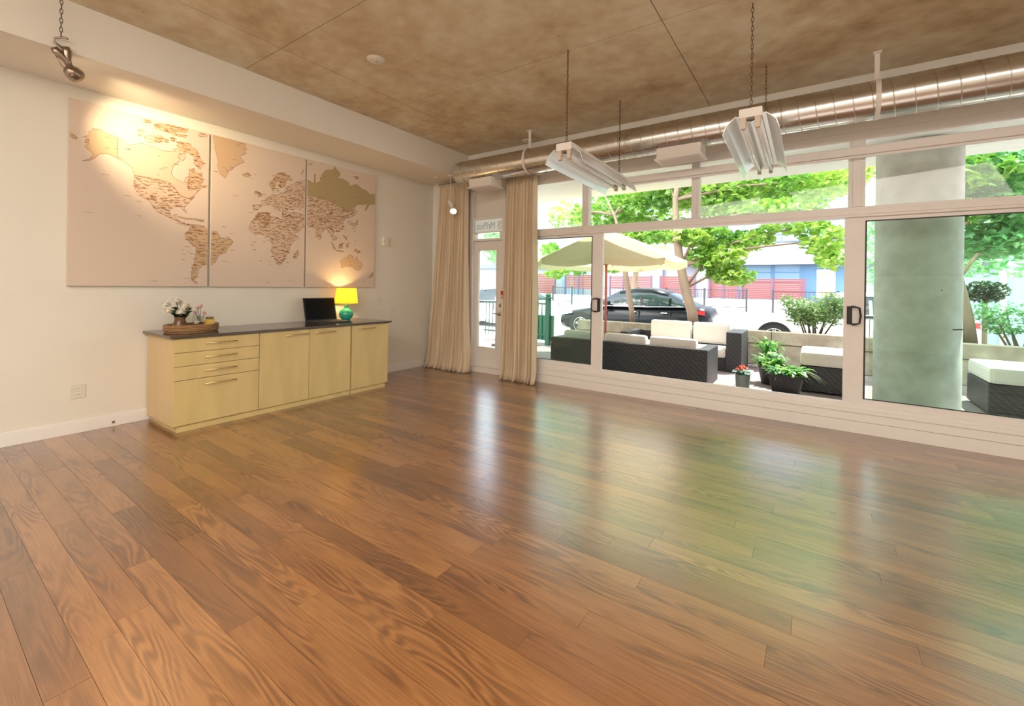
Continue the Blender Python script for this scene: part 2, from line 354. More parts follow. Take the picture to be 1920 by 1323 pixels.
# fixed panes at both ends
for a, b, pa, pb in ((2.05, 3.0, 2.07, 3.0), (5.93, 7.5, 5.95, 7.45), (7.5, 8.6, 7.55, 8.58)):
    MB().box((pa, 0.085, 0.29), (pb, 0.092, 2.125)).build('fixed_pane', GLASS_GREEN, win)
MB().box((2.05, 0.062, 0.28), (2.068, 0.11, 2.125)).build('end_post', FRAME, win)
def sliding(x0, x1, hx, side, lab, wl_, wr_):
    f = MB(); z0, z1 = 0.285, 2.125
    for a, b in ((x0, x0 + wl_), (x1 - wr_, x1)): f.box((a, 0.018, z0), (b, 0.06, z1), 0.003)
    f.box((x0 + wl_ - 0.002, 0.021, z0), (x1 - wr_ + 0.002, 0.057, z0 + 0.05), 0.003); f.box((x0 + wl_ - 0.002, 0.021, z1 - 0.035), (x1 - wr_ + 0.002, 0.057, z1), 0.003)
    fr = f.build('sliding_panel', FRAME, win, label=lab)
    MB().box((x0 + wl_, 0.036, z0 + 0.05), (x1 - wr_, 0.041, z1 - 0.035)).build('sliding_pane', GLASS_GREEN, fr)
    g = MB()
    for xx in (x0 + wl_, x1 - wr_ - 0.014): g.box((xx, 0.024, z0 + 0.05), (xx + 0.014, 0.045, z1 - 0.035))
    g.box((x0 + wl_ + 0.015, 0.026, z1 - 0.044), (x1 - wr_ - 0.015, 0.044, z1 - 0.036)); g.box((x0 + wl_ + 0.015, 0.026, z0 + 0.051), (x1 - wr_ - 0.015, 0.044, z0 + 0.057))
    g.build('gasket', GASKET, fr)
    h = MB(); zc = 1.155
    s = side
    h.box((hx - 0.02, 0.004, zc - 0.09), (hx + 0.022, 0.018, zc + 0.09), 0.003)
    h.tube([(hx + s * 0.015, 0.01, zc + 0.085), (hx + s * 0.03, -0.035, zc + 0.088), (hx + s * 0.075, -0.045, zc + 0.075), (hx + s * 0.085, -0.045, zc), (hx + s * 0.075, -0.045, zc - 0.075), (hx + s * 0.03, -0.035, zc - 0.088), (hx + s * 0.015, 0.01, zc - 0.085)], 0.010, 8)
    h.build('pull_handle', BLACK, fr, label='black D shaped pull handle')
    return fr
sliding(2.06, 3.165, 3.12, -1, 'white sliding panel with green glass', 0.05, 0.15)
sliding(5.745, 7.42, 5.79, 1, 'white sliding panel with green glass', 0.16, 0.10)
struct(win)
cb_ = MB(); cb_.box((2.05, 0.005, 0.0), (8.6, 0.13, 0.235)); cb_.box((2.05, -0.018, 0.0), (8.6, 0.005, 0.115), 0.003); cb_.box((2.05, -0.008, 0.118), (8.6, 0.005, 0.2), 0.003); cb_.box((2.05, -0.022, 0.2), (8.6, 0.006, 0.236), 0.004)
struct(cb_.build('trim_2', TRIM))

# roller blind cassette in front of the upper panes
rb = thing('roller_blind', 'pinkish white rolled up blind cassette running across the upper window panes', 'blind', (5.4, -0.075, 2.70))
c = MB(); c.box((3.05, -0.105, 2.715), (8.3, -0.035, 2.80), 0.012); c.build('cassette', FRAME, rb)
MB().box((3.02, -0.11, 2.705), (3.05, -0.03, 2.81), 0.01).build('end_cap', FRAME, rb)
MB().box((3.06, -0.085, 2.692), (8.3, -0.055, 2.714), 0.004).build('bottom_bar', FRAME, rb)
for xx in (3.4, 4.3, 5.4, 6.6, 7.8): MB().box((xx, -0.035, 2.74), (xx + 0.04, -0.001, 2.79)).build('bracket', FRAME, rb)

# ------------------------------------------------------------------ the entrance door
YD = 0.05
dr = MB(); DX0, DX1, DZ0, DZ1 = 0.93, 1.515, 0.085, 2.105
gx0, gx1, gz0, gz1 = 1.0, 1.375, 0.40, 1.96
dr.box((DX0, YD, DZ0), (gx0, YD + 0.045, DZ1), 0.002); dr.box((gx1, YD, DZ0), (DX1, YD + 0.045, DZ1), 0.002)
dr.box((gx0, YD, DZ0), (gx1, YD + 0.045, gz0)); dr.box((gx0, YD, gz1), (gx1, YD + 0.045, DZ1))
door = struct(dr.build('door_1', WHITE))
MB().box((gx0, YD + 0.02, gz0), (gx1, YD + 0.026, gz1)).build('door_pane', GLASS_CLEAR, door)
gb = MB()
for a, b in (((gx0 - 0.02, gz0 - 0.02), (gx0 + 0.008, gz1 + 0.02)), ((gx1 - 0.008, gz0 - 0.02), (gx1 + 0.02, gz1 + 0.02)), ((gx0, gz0 - 0.02), (gx1, gz0 + 0.008)), ((gx0, gz1 - 0.008), (gx1, gz1 + 0.02))):
    gb.box((a[0], YD - 0.012 - (0.001 if b[0] - a[0] > 0.1 else 0), a[1]), (b[0], YD, b[1]), 0.003)
gb.build('glazing_bead', WHITE, door)
MB().lathe([(0.0, -0.028), (0.02, -0.028), (0.027, -0.02), (0.027, 0.0)], (1.462, YD, 1.085), 'Y').box((1.455, YD - 0.04, 1.07), (1.469, YD - 0.026, 1.10), 0.003).build('deadbolt', STEEL, door, 'auto', label='round steel deadbolt')
lv = MB().lathe([(0.0, -0.03), (0.03, -0.026), (0.036, -0.012), (0.036, 0.0)], (1.462, YD, 0.955), 'Y')
lv.tube([(1.462, YD - 0.03, 0.955), (1.462, YD - 0.055, 0.957), (1.43, YD - 0.06, 0.957), (1.36, YD - 0.058, 0.955)], [0.012, 0.012, 0.011, 0.008], 10)
lv.build('lever_handle', STEEL, door, 'auto', label='steel lever handle')
MB().box((1.29, YD - 0.001, 0.43), (1.36, YD + 0.02, 0.47)).build('door_sticker', mat('sticker_grey', (0.45, 0.47, 0.45), 0.6), door, label='small grey sticker at the foot of the glass')
MB().box((1.44, YD - 0.02, 0.20), (1.51, YD, 0.225), 0.004).build('door_holder', WHITE, door)
tr = MB()
tr.box((0.86, -0.02, 0.0), (0.93, 0.12, 2.93), 0.003); tr.box((1.518, -0.015, 0.0), (1.57, 0.12, 2.93), 0.003)
tr.box((0.93, 0.0, 2.108), (1.518, 0.12, 2.14), 0.002); tr.box((0.93, 0.0, 2.235), (1.518, 0.12, 2.252), 0.002); tr.box((0.93, 0.0, 2.455), (1.518, 0.12, 2.49), 0.002)
tr.box((1.45, 0.01, 2.14), (1.518, 0.12, 2.235))
tr.box((0.93, -0.01, 0.0), (1.518, 0.13, 0.08), 0.003)
trim3 = struct(tr.build('trim_3', WHITE))
MB().box((0.93, 0.06, 2.49), (1.518, 0.08, 2.93)).build('header_panel', WALL, trim3)
MB().box((0.93, 0.05, 2.14), (1.45, 0.056, 2.235)).build('transom_pane', GLASS_CLEAR, trim3)
# name board above the door, seen from behind: mirrored outline letters
sg = thing('door_sign', 'white sign strip above the glazed door with pale blue mirrored lettering', 'sign', (1.224, 0.06, 2.252))
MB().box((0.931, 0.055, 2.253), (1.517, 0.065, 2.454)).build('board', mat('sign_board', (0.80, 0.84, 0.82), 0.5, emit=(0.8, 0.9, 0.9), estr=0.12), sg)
cu = bpy.data.curves.new('lettering', 'FONT'); cu.body = 'MrPhot'; cu.size = 0.155; cu.extrude = 0.0008; cu.align_x = 'RIGHT'
INK = mat('sign_ink_blue', (0.42, 0.55, 0.62), 0.6); cu.materials.append(INK)
tmp = bpy.data.objects.new('lettering', cu); C.objects.link(tmp); bpy.context.view_layer.update()
lme = bpy.data.meshes.new_from_object(tmp.evaluated_get(bpy.context.evaluated_depsgraph_get())); bpy.data.objects.remove(tmp); bpy.data.curves.remove(cu)
tx = bpy.data.objects.new('lettering', lme); C.objects.link(tx); tx.parent = sg
tx.rotation_euler = (PI / 2, 0, 0); tx.scale = (-0.80, 1, 1); tx.location = (0.945 - 1.224, 0.0535 - 0.06, 2.302 - 2.252)
ic = MB(); X0, Z0 = 1.448, 2.352
def rrect(hw, r):
    o = []
    for cx, cz, a0 in ((hw - r, hw - r, 0), (-hw + r, hw - r, PI / 2), (-hw + r, -hw + r, PI), (hw - r, -hw + r, 1.5 * PI)):
        for k in range(5): a = a0 + k * PI / 8; o.append((X0 + cx + r * math.cos(a), 0.053, Z0 + cz + r * math.sin(a)))
    return o
ic.tube(rrect(0.056, 0.02), 0.006, 6, closed=True); ic.tube([(X0 + 0.027 * math.cos(2 * PI * k / 16), 0.053, Z0 + 0.027 * math.sin(2 * PI * k / 16)) for k in range(16)], 0.005, 6, closed=True); ic.ball((X0 - 0.033, 0.053, Z0 + 0.033), 0.006)
ic.build('camera_icon', mat('sign_ink_grey', (0.5, 0.5, 0.48), 0.6), sg, label='grey rounded square camera icon')
rs = thing('alarm_plate', 'small red plate with a white lower half on the door frame', 'sign', (1.535, -0.02, 1.20))
MB().box((1.512, -0.027, 1.205), (1.556, -0.0155, 1.315), 0.003).build('plate', mat('sign_red', (0.62, 0.03, 0.03), 0.4), rs)
MB().box((1.519, -0.0285, 1.215), (1.549, -0.0272, 1.255)).build('white_label', WHITE, rs, label='white printed lower half')

# ------------------------------------------------------------------ curtains
def curtain(name, label, top, bot, y, z1, folds, amp, seed, rod_z):
    rnd = random.Random(seed)
    t = thing(name, label, 'curtain', ((bot[0] + bot[1]) / 2, y, 0.0))
    NU, NV = folds * 18, 40
    ph = [rnd.random() * 2 for _ in range(folds + 1)]; wd = [0.7 + 0.6 * rnd.random() for _ in range(folds + 1)]
    bm = bmesh.new(); grid = []
    for j in range(NV + 1):
        v = j / NV; row = []
        z = z1 * (1 - v) + 0.004 * v
        for i in range(NU + 1):
            u = i / NU; s = v ** 1.5
            x = (top[0] + (top[1] - top[0]) * u) * (1 - s) + (bot[0] + (bot[1] - bot[0]) * u) * s
            k = u * folds; ki = min(int(k), folds - 1); fr = k - ki
            a = amp * (0.55 + 0.75 * v) * (wd[ki] * (1 - fr) + wd[ki + 1] * fr)
            w_ = 1 - 2 * abs(math.sin(PI * k + 0.35 * math.sin(3 * v + ph[ki]) * v)) ** 0.55      # round pleats with narrow deep creases
            yy = y + a * w_ + 0.16 * a * math.sin(4.6 * PI * k + 5 * v + seed)
            x += 0.10 * amp * math.sin(2 * PI * k) * (0.6 + 0.5 * v) + 0.012 * v * math.sin(7 * u + 3 * v + seed)
            if v > 0.93: q = (v - 0.93) / 0.07; yy -= 0.06 * q * q * (0.4 + 0.6 * math.sin(5 * u * PI + seed) ** 2); z = max(z, 0.006)
            row.append(bm.verts.new((x, min(yy, -0.03), z)))
        grid.append(row)
    for j in range(NV):
        for i in range(NU): bm.faces.new((grid[j][i], grid[j][i + 1], grid[j + 1][i + 1], grid[j + 1][i]))
    m = MB(); m.bm.free(); m.bm = bm
    cl = m.build('drape', CURTAIN, t, True)
    so = cl.modifiers.new('thick', 'SOLIDIFY'); so.thickness = 0.004
    tp = MB(); n = folds * 2
    for k in range(n):
        u = (k + 0.5) / n; x = top[0] + (top[1] - top[0]) * u
        tp.box((x - 0.011, y - 0.016, z1 - 0.09), (x + 0.011, y + 0.016, z1 + 0.008), 0.004)
    tp.build('pleat_heading', CURTAIN, t)
    return t
curtain('linen_curtain', 'beige linen curtain in the corner left of the glazed door, pooling on the floor', (0.31, 0.915), (0.07, 1.00), -0.14, 3.06, 10, 0.062, 3, 3.1)
curtain('linen_curtain', 'beige linen curtain between the glazed door and the sliding window', (1.675, 2.205), (1.66, 2.28), -0.145, 2.985, 9, 0.062, 8, 3.02)
rod = thing('curtain_rod', 'thin dark curtain rod under the soffit in the corner', 'rod', (0.6, -0.11, 3.07))
MB().tube([(0.24, -0.11, 3.08), (1.0, -0.11, 3.08)], 0.009, 10).build('rod', DARKMETAL, rod, True)
MB().box((0.9, -0.118, 3.072), (0.93, -0.001, 3.09)).build('bracket', DARKMETAL, rod)
rod2 = thing('curtain_track', 'white curtain track behind the duct above the right curtain', 'rod', (1.9, -0.12, 2.995))
MB().box((1.57, -0.135, 2.996), (2.3, -0.105, 3.016), 0.003).build('rail', WHITE, rod2)
for xx in (1.7, 2.15): MB().box((xx, -0.11, 3.0), (xx + 0.03, -0.001, 3.02)).build('bracket', WHITE, rod2)

# ================================================================== MAP CANVASES
MAPC = mat('canvas_print_base', (0.70, 0.57, 0.47), 0.85, noise=0.04, scale=2, bump=0.06, bscale=300)
EDGE = mat('canvas_edge', (0.72, 0.66, 0.56), 0.85)
TONES = [mat('map_land_light', (0.66, 0.49, 0.36), 0.85), mat('map_land_tan', (0.60, 0.42, 0.26), 0.85), mat('map_land_olive', (0.44, 0.34, 0.18), 0.85)]
INKM = mat('map_ink', (0.30, 0.15, 0.075), 0.85)
LAND = [(1,1,[(0.003,0.997),(0.33,0.997),(0.312,0.98),(0.33,0.955),(0.317,0.941),(0.328,0.926),(0.264,0.898),(0.287,0.879),(0.31,0.862),(0.259,0.843),(0.208,0.815),(0.19,0.796),(0.157,0.779),(0.138,0.743),(0.125,0.727),(0.103,0.738),(0.077,0.751),(0.064,0.777),(0.051,0.803),(0.064,0.821),(0.057,0.837),(0.039,0.883),(0.023,0.918)]),(1,1,[(0.286,0.778),(0.311,0.777),(0.321,0.789),(0.346,0.793),(0.375,0.782),(0.344,0.763),(0.314,0.765)]),(0,1,[(0.833,0.745),(0.85,0.74),(0.869,0.755),(0.888,0.732),(0.908,0.724),(0.938,0.733),(0.943,0.707),(0.947,0.676),(0.928,0.665),(0.938,0.653),(0.986,0.654),(0.974,0.644),(0.923,0.641),(0.886,0.625),(0.822,0.618),(0.819,0.659),(0.835,0.688),(0.83,0.713)]),(0,1,[(0.759,0.903),(0.786,0.903),(0.84,0.902),(0.852,0.884),(0.893,0.875),(0.905,0.85),(0.917,0.826),(0.958,0.8),(0.942,0.777),(0.907,0.787),(0.932,0.754),(0.911,0.756),(0.871,0.782),(0.875,0.83),(0.841,0.835),(0.808,0.845),(0.78,0.841),(0.754,0.852),(0.73,0.873),(0.738,0.895)]),(0,1,[(0.586,0.912),(0.624,0.909),(0.607,0.867),(0.57,0.865),(0.566,0.889)]),(0,1,[(0.681,0.915),(0.714,0.916),(0.712,0.895),(0.686,0.893)]),(0,1,[(0.629,0.9),(0.667,0.897),(0.659,0.876),(0.634,0.879)]),(0,1,[(0.561,0.974),(0.675,0.991),(0.727,0.986),(0.82,0.992),(0.805,0.968),(0.764,0.963),(0.71,0.95),(0.723,0.943),(0.807,0.951),(0.798,0.934),(0.709,0.932),(0.658,0.941),(0.614,0.942),(0.559,0.946)]),(0,0,[(0.449,0.92),(0.484,0.917),(0.476,0.892),(0.439,0.876)]),(0,0,[(0.481,0.883),(0.561,0.908),(0.563,0.859),(0.502,0.853)]),(0,0,[(0.902,0.984),(0.974,0.989),(0.98,0.975),(0.915,0.963)]),(0,1,[(0.478,0.983),(0.532,0.987),(0.524,0.969),(0.482,0.965)]),(0,0,[(0.756,0.826),(0.793,0.838),(0.805,0.814),(0.775,0.783),(0.747,0.799)]),(0,1,[(0.152,0.861),(0.187,0.867),(0.226,0.853),(0.302,0.843),(0.302,0.725),(0.271,0.734),(0.246,0.739),(0.215,0.738),(0.184,0.729),(0.157,0.703),(0.13,0.686),(0.081,0.674),(0.126,0.694),(0.148,0.719),(0.125,0.736),(0.111,0.743),(0.094,0.757),(0.119,0.774),(0.091,0.777),(0.121,0.791),(0.108,0.804),(0.084,0.806),(0.124,0.821),(0.116,0.837)]),(0,1,[(0.003,0.82),(0.019,0.815),(0.052,0.791),(0.039,0.781),(0.003,0.79)]),(0,1,[(0.097,0.791),(0.117,0.796),(0.12,0.784),(0.1,0.777)]),(0,0,[(0.303,0.843),(0.344,0.835),(0.358,0.815),(0.413,0.82),(0.471,0.842),(0.515,0.833),(0.562,0.839),(0.608,0.821),(0.681,0.828),(0.727,0.855),(0.758,0.845),(0.739,0.803),(0.759,0.785),(0.705,0.745),(0.688,0.694),(0.717,0.669),(0.748,0.658),(0.792,0.649),(0.801,0.68),(0.829,0.698),(0.828,0.608),(0.896,0.626),(0.931,0.63),(0.865,0.572),(0.834,0.554),(0.772,0.562),(0.665,0.637),(0.419,0.643),(0.401,0.686),(0.359,0.707),(0.303,0.726)]),(0,0,[(0.419,0.643),(0.545,0.646),(0.665,0.637),(0.701,0.627),(0.76,0.57),(0.785,0.563),(0.834,0.554),(0.876,0.573),(0.82,0.517),(0.792,0.494),(0.822,0.467),(0.805,0.465),(0.766,0.497),(0.702,0.49),(0.674,0.458),(0.696,0.431),(0.736,0.449),(0.728,0.423),(0.771,0.402),(0.836,0.389),(0.815,0.383),(0.758,0.401),(0.671,0.424),(0.587,0.45),(0.554,0.486),(0.576,0.459),(0.521,0.511),(0.471,0.529),(0.428,0.561),(0.415,0.596)]),(0,1,[(0.536,0.545),(0.577,0.54),(0.571,0.511),(0.54,0.527)]),(0,1,[(0.741,0.435),(0.813,0.431),(0.866,0.428),(0.805,0.423)]),(0,1,[(0.88,0.433),(0.962,0.43),(0.959,0.419),(0.886,0.423)]),(0,1,[(0.839,0.374),(0.862,0.394),(0.884,0.393),(0.917,0.396),(0.95,0.39),(0.988,0.38),(0.997,0.372),(0.997,0.313),(0.997,0.254),(0.994,0.144),(0.956,0.131),(0.926,0.113),(0.922,0.1),(0.911,0.062),(0.887,0.041),(0.918,0.02),(0.901,0.018),(0.862,0.041),(0.862,0.083),(0.88,0.145),(0.898,0.208),(0.899,0.25),(0.852,0.272),(0.827,0.291),(0.807,0.306),(0.807,0.327),(0.837,0.353)]),(1,1,[(0.009,0.37),(0.066,0.361),(0.071,0.349),(0.093,0.329),(0.141,0.323),(0.19,0.322),(0.214,0.305),(0.187,0.282),(0.167,0.268),(0.153,0.245),(0.139,0.227),(0.096,0.217),(0.071,0.203),(0.063,0.181),(0.05,0.163),(0.025,0.15),(0.012,0.136),(0.004,0.145),(0.006,0.192),(0.008,0.256)]),(1,0,[(0.429,0.495),(0.438,0.513),(0.474,0.527),(0.561,0.541),(0.587,0.538),(0.581,0.52),(0.612,0.511),(0.648,0.514),(0.702,0.504),(0.762,0.494),(0.793,0.466),(0.811,0.455),(0.837,0.414),(0.864,0.395),(0.918,0.389),(0.901,0.366),(0.87,0.349),(0.819,0.315),(0.814,0.26),(0.774,0.234),(0.762,0.203),(0.731,0.178),(0.702,0.162),(0.666,0.173),(0.65,0.199),(0.625,0.234),(0.6,0.263),(0.617,0.299),(0.61,0.322),(0.584,0.338),(0.582,0.362),(0.529,0.367),(0.478,0.378),(0.426,0.369),(0.394,0.384),(0.363,0.402),(0.369,0.433),(0.392,0.458)]),(1,1,[(0.437,0.496),(0.473,0.522),(0.517,0.536),(0.574,0.537),(0.587,0.509),(0.59,0.468),(0.563,0.451),(0.531,0.44),(0.485,0.465)]),(1,0,[(0.402,0.574),(0.427,0.583),(0.491,0.586),(0.501,0.599),(0.481,0.614),(0.542,0.626),(0.552,0.645),(0.598,0.662),(0.608,0.674),(0.661,0.675),(0.756,0.709),(0.762,0.728),(0.779,0.754),(0.837,0.773),(0.857,0.785),(0.918,0.811),(0.997,0.83),(0.997,0.757),(0.997,0.595),(0.962,0.616),(0.939,0.589),(0.901,0.61),(0.85,0.581),(0.803,0.588),(0.764,0.572),(0.726,0.569),(0.709,0.591),(0.689,0.568),(0.654,0.585),(0.637,0.596),(0.62,0.605),(0.652,0.562),(0.601,0.598),(0.557,0.593),(0.513,0.589),(0.468,0.561),(0.441,0.542),(0.403,0.541)]),(1,1,[(0.615,0.789),(0.666,0.837),(0.721,0.851),(0.767,0.842),(0.822,0.817),(0.835,0.806),(0.811,0.8),(0.778,0.808),(0.762,0.782),(0.755,0.754),(0.703,0.733),(0.676,0.747),(0.701,0.774),(0.68,0.786),(0.646,0.764),(0.636,0.713),(0.605,0.7),(0.599,0.729),(0.573,0.734),(0.588,0.762)]),(1,0,[(0.726,0.566),(0.801,0.564),(0.898,0.57),(0.957,0.566),(0.997,0.558),(0.997,0.47),(0.947,0.438),(0.875,0.408),(0.839,0.439),(0.794,0.484),(0.758,0.506),(0.722,0.521)]),(1,1,[(0.418,0.672),(0.444,0.678),(0.441,0.661),(0.417,0.657)]),(1,0,[(0.456,0.671),(0.473,0.673),(0.501,0.651),(0.457,0.639)]),(1,1,[(0.914,0.283),(0.933,0.259),(0.899,0.214),(0.862,0.219),(0.872,0.25)]),(1,1,[(0.955,0.899),(0.981,0.915),(0.963,0.882),(0.937,0.866)]),(2,2,[(0.003,0.838),(0.038,0.832),(0.075,0.818),(0.089,0.846),(0.086,0.894),(0.105,0.893),(0.107,0.821),(0.146,0.841),(0.172,0.844),(0.161,0.881),(0.194,0.878),(0.182,0.899),(0.237,0.945),(0.284,0.955),(0.331,0.961),(0.367,0.994),(0.393,0.973),(0.44,0.956),(0.446,0.933),(0.41,0.905),(0.465,0.907),(0.536,0.9),(0.578,0.885),(0.584,0.861),(0.696,0.891),(0.74,0.875),(0.785,0.86),(0.847,0.854),(0.908,0.831),(0.988,0.84),(0.996,0.746),(0.903,0.733),(0.853,0.681),(0.821,0.674),(0.864,0.742),(0.793,0.722),(0.716,0.719),(0.654,0.68),(0.625,0.686),(0.565,0.648),(0.452,0.67),(0.329,0.698),(0.158,0.712),(0.003,0.711)]),(2,0,[(0.003,0.711),(0.158,0.712),(0.329,0.698),(0.452,0.67),(0.565,0.648),(0.654,0.68),(0.7,0.643),(0.65,0.606),(0.561,0.59),(0.532,0.58),(0.494,0.544),(0.513,0.497),(0.439,0.46),(0.377,0.46),(0.355,0.447),(0.408,0.402),(0.365,0.383),(0.333,0.413),(0.313,0.436),(0.275,0.465),(0.248,0.475),(0.193,0.429),(0.183,0.382),(0.163,0.377),(0.126,0.409),(0.117,0.463),(0.079,0.468),(0.016,0.471),(0.003,0.492)]),(2,1,[(0.461,0.218),(0.512,0.244),(0.556,0.254),(0.602,0.28),(0.661,0.266),(0.652,0.249),(0.69,0.241),(0.704,0.276),(0.735,0.243),(0.811,0.203),(0.793,0.168),(0.745,0.142),(0.685,0.153),(0.648,0.173),(0.567,0.18),(0.479,0.161),(0.473,0.19)]),(2,1,[(0.324,0.377),(0.403,0.317),(0.374,0.304)]),(2,1,[(0.448,0.359),(0.506,0.375),(0.488,0.325),(0.432,0.326)]),(2,1,[(0.495,0.443),(0.552,0.426),(0.565,0.394),(0.522,0.416)]),(2,1,[(0.68,0.333),(0.77,0.312),(0.731,0.293),(0.678,0.312)]),(2,1,[(0.709,0.594),(0.725,0.545),(0.645,0.523),(0.587,0.539),(0.692,0.559)]),(2,2,[(0.997,0.138),(0.973,0.098),(0.907,0.084),(0.975,0.137)]),(2,2,[(0.652,0.953),(0.715,0.959),(0.714,0.934),(0.669,0.937)]),(2,1,[(0.003,0.958),(0.066,0.982),(0.046,0.958),(0.009,0.952)]),(2,1,[(0.41,0.309),(0.516,0.301),(0.508,0.295),(0.409,0.301)]),(2,0,[(0.548,0.368),(0.593,0.379),(0.576,0.337),(0.554,0.332)])]
def inside(p, poly):
    x, y = p; c = False; n = len(poly)
    for i in range(n):
        (x1, y1), (x2, y2) = poly[i], poly[i - 1]
        if (y1 > y) != (y2 > y) and x < (x2 - x1) * (y - y1) / (y2 - y1) + x1: c = not c
    return c
CAN = [(-4.545, -3.452), (-3.428, -2.350), (-2.328, -1.252)]; CZ0, CZ1 = 1.338, 3.013
names = ['left map canvas with North America, brightly lit by the spot light', 'middle map canvas with the Atlantic, Europe and Africa', 'right map canvas with Asia and Australia behind the lamp']
rnd = random.Random(4)
for p in range(3):
    ya, yb = CAN[p]; T = lambda u, v, x: (x, ya + (yb - ya) * u, CZ0 + (CZ1 - CZ0) * v)
    t = thing('map_canvas', names[p], 'map', (0.02, (ya + yb) / 2, CZ0), 'world map triptych on the left wall')
    b = MB().box((0.002, ya, CZ0), (0.0395, yb, CZ1), 0.003).build('stretched_canvas', EDGE, t)
    MB().flat([T(0.002, 0.002, 0.0398), T(0.998, 0.002, 0.0398), T(0.998, 0.998, 0.0398), T(0.002, 0.998, 0.0398)]).build('printed_sea', MAPC, t)
    for tone in range(3):
        polys = [q[2] for q in LAND if q[0] == p and q[1] == tone]
        if not polys: continue
        m = MB()
        for k, q in enumerate(polys):
            vs = [m.bm.verts.new(T(u, v, 0.0403 + 0.0004 * tone + 0.00003 * k)) for u, v in q]
            for tri in tessellate_polygon([[Vector((u, v, 0)) for u, v in q]]):
                try: m.bm.faces.new([vs[i] for i in tri])
                except ValueError: pass
        m.build('printed_land', TONES[tone], t, kind='stuff')
    ink = MB()
    def dash(u, v, wu, hv):
        x = 0.0420 + rnd.random() * 0.0006
        if 0.004 < u < 0.996 - wu and 0.004 < v < 0.99: ink.flat([T(u, v, x), T(u + wu, v, x), T(u + wu, v + hv, x), T(u, v + hv, x)])
    for q in LAND:                                                   # coast and border lines, then place names too small to read
        if q[0] != p: continue
        P_ = q[2]; n = len(P_)
        for i in range(n):
            a, c2 = P_[i - 1], P_[i]
            if max(a[0], c2[0]) > 0.985 or min(a[0], c2[0]) < 0.012: continue
            d = Vector((c2[0] - a[0], c2[1] - a[1])); L_ = d.length
            if L_ < 1e-4: continue
            nn = Vector((-d.y, d.x)) / L_ * 0.0009
            ink.flat([T(a[0] + nn.x, a[1] + nn.y, 0.0418), T(c2[0] + nn.x, c2[1] + nn.y, 0.0418), T(c2[0] - nn.x, c2[1] - nn.y, 0.0418), T(a[0] - nn.x, a[1] - nn.y, 0.0418)])
        us = [u for u, v in P_]; vs = [v for u, v in P_]
        area = abs(sum(P_[i - 1][0] * P_[i][1] - P_[i][0] * P_[i - 1][1] for i in range(n))) / 2
        cv = sum(vs) / n
        dens = 7000
        if q[1] == 1 and area > 0.02 and not (p == 0 and cv < 0.45) and not (p == 1 and cv < 0.45): dens = 260
        if q[1] == 2: dens = 150
        if p == 0 and q[1] == 0 and cv > 0.66: dens = 250
        if p == 2 and q[1] == 1 and area > 0.02: dens = 500
        if p == 1 and cv < 0.45 and q[1] == 1 and cv > 0.30: dens = 7000
        for _ in range(int(area * dens) + (6 if area < 0.004 else 0)):
            u = rnd.uniform(min(us) - 0.03, max(us)); v = rnd.uniform(min(vs), max(vs)); wu = rnd.uniform(0.012, 0.042)
            if inside((u + wu / 2, v), P_) or rnd.random() < 0.06: dash(u, v, wu, rnd.uniform(0.0016, 0.0034))
    for u, v in ((0.1, 0.4), (0.2, 0.62), (0.55, 0.03), (0.8, 0.05), (0.35, 0.52)): dash(u, v, 0.05, 0.002)
    ink.build('printed_names', INKM, t, kind='stuff')
    if p == 1:                                                       # Algeria, Libya and Egypt outlines carry no names
        pass

# ================================================================== SIDEBOARD
FX, CT = 0.70, 0.868
HAND = mat('brass_bar', (0.72, 0.56, 0.34), 0.25, 1.0)
def bar(name, y0, y1, z, parent):
    m = MB(); x = FX + 0.02
    m.tube([(x + 0.03, y0, z), (x + 0.03, y1, z)], 0.0055, 8)
    for y in (y0 + 0.03, y1 - 0.03): m.tube([(x - 0.001, y, z), (x + 0.03, y, z)], 0.005, 8)
    return m.build(name, HAND, parent, True)
def unit(name, label, ya, yb):
    t = thing(name, label, 'cabinet', (0.36, (ya + yb) / 2, 0))
    MB().box((0.02, ya + 0.001, 0.055), (FX, yb - 0.001, CT)).build('body', MAPLE_SIDE, t)
    pa, pb = ya + (0.03 if ya < -3.9 else 0.0), yb - (0.04 if yb > -1.6 else 0.0)
    m = MB(); m.box((0.05, pa, 0.0), (FX + 0.012, pb, 0.040)); m.poly([(0.05, pa, 0.040), (FX + 0.012, pa, 0.040), (FX - 0.006, pa, 0.0545), (0.05, pa, 0.0545)], (0, pb - pa, 0)); m.build('plinth', MAPLE, t)
    return t
cab = unit('drawer_cabinet', 'pale maple drawer cabinet with four drawers at the left end of the sideboard', -3.96, -3.215)
zz = [0.862, 0.732, 0.605, 0.476, 0.058]
for k in range(4):
    d = MB().box((FX, -3.957, zz[k + 1] + 0.0025), (FX + 0.02, -3.218, zz[k] - 0.0025), 0.0015).build('drawer', MAPLE, cab)
    h = zz[k] - 0.055
    bar('handle', -3.72, -3.44, h, d)
cab2 = unit('double_cabinet', 'pale maple cabinet with two tall doors in the middle of the sideboard', -3.215, -2.115)
for a, b, h0, h1 in ((-3.212, -2.667, -2.95, -2.68), (-2.663, -2.12, -2.62, -2.34)):
    d = MB().box((FX, a, 0.058), (FX + 0.02, b, 0.862), 0.0015).build('door', MAPLE, cab2); bar('handle', h0, h1, 0.815, d)
cab3 = unit('single_cabinet', 'pale maple cabinet with one door at the right end of the sideboard', -2.105, -1.53)
d = MB().box((FX, -2.098, 0.058), (FX + 0.02, -1.533, 0.862), 0.0015).build('door', MAPLE, cab3); bar('handle', -2.03, -1.76, 0.815, d)
tag(MB().box((0.003, -3.995, CT), (0.745, -1.495, 0.892), 0.003).build('countertop', GRANITE), 'polished dark granite countertop lying over the maple sideboard', 'countertop')
Z = 0.8925

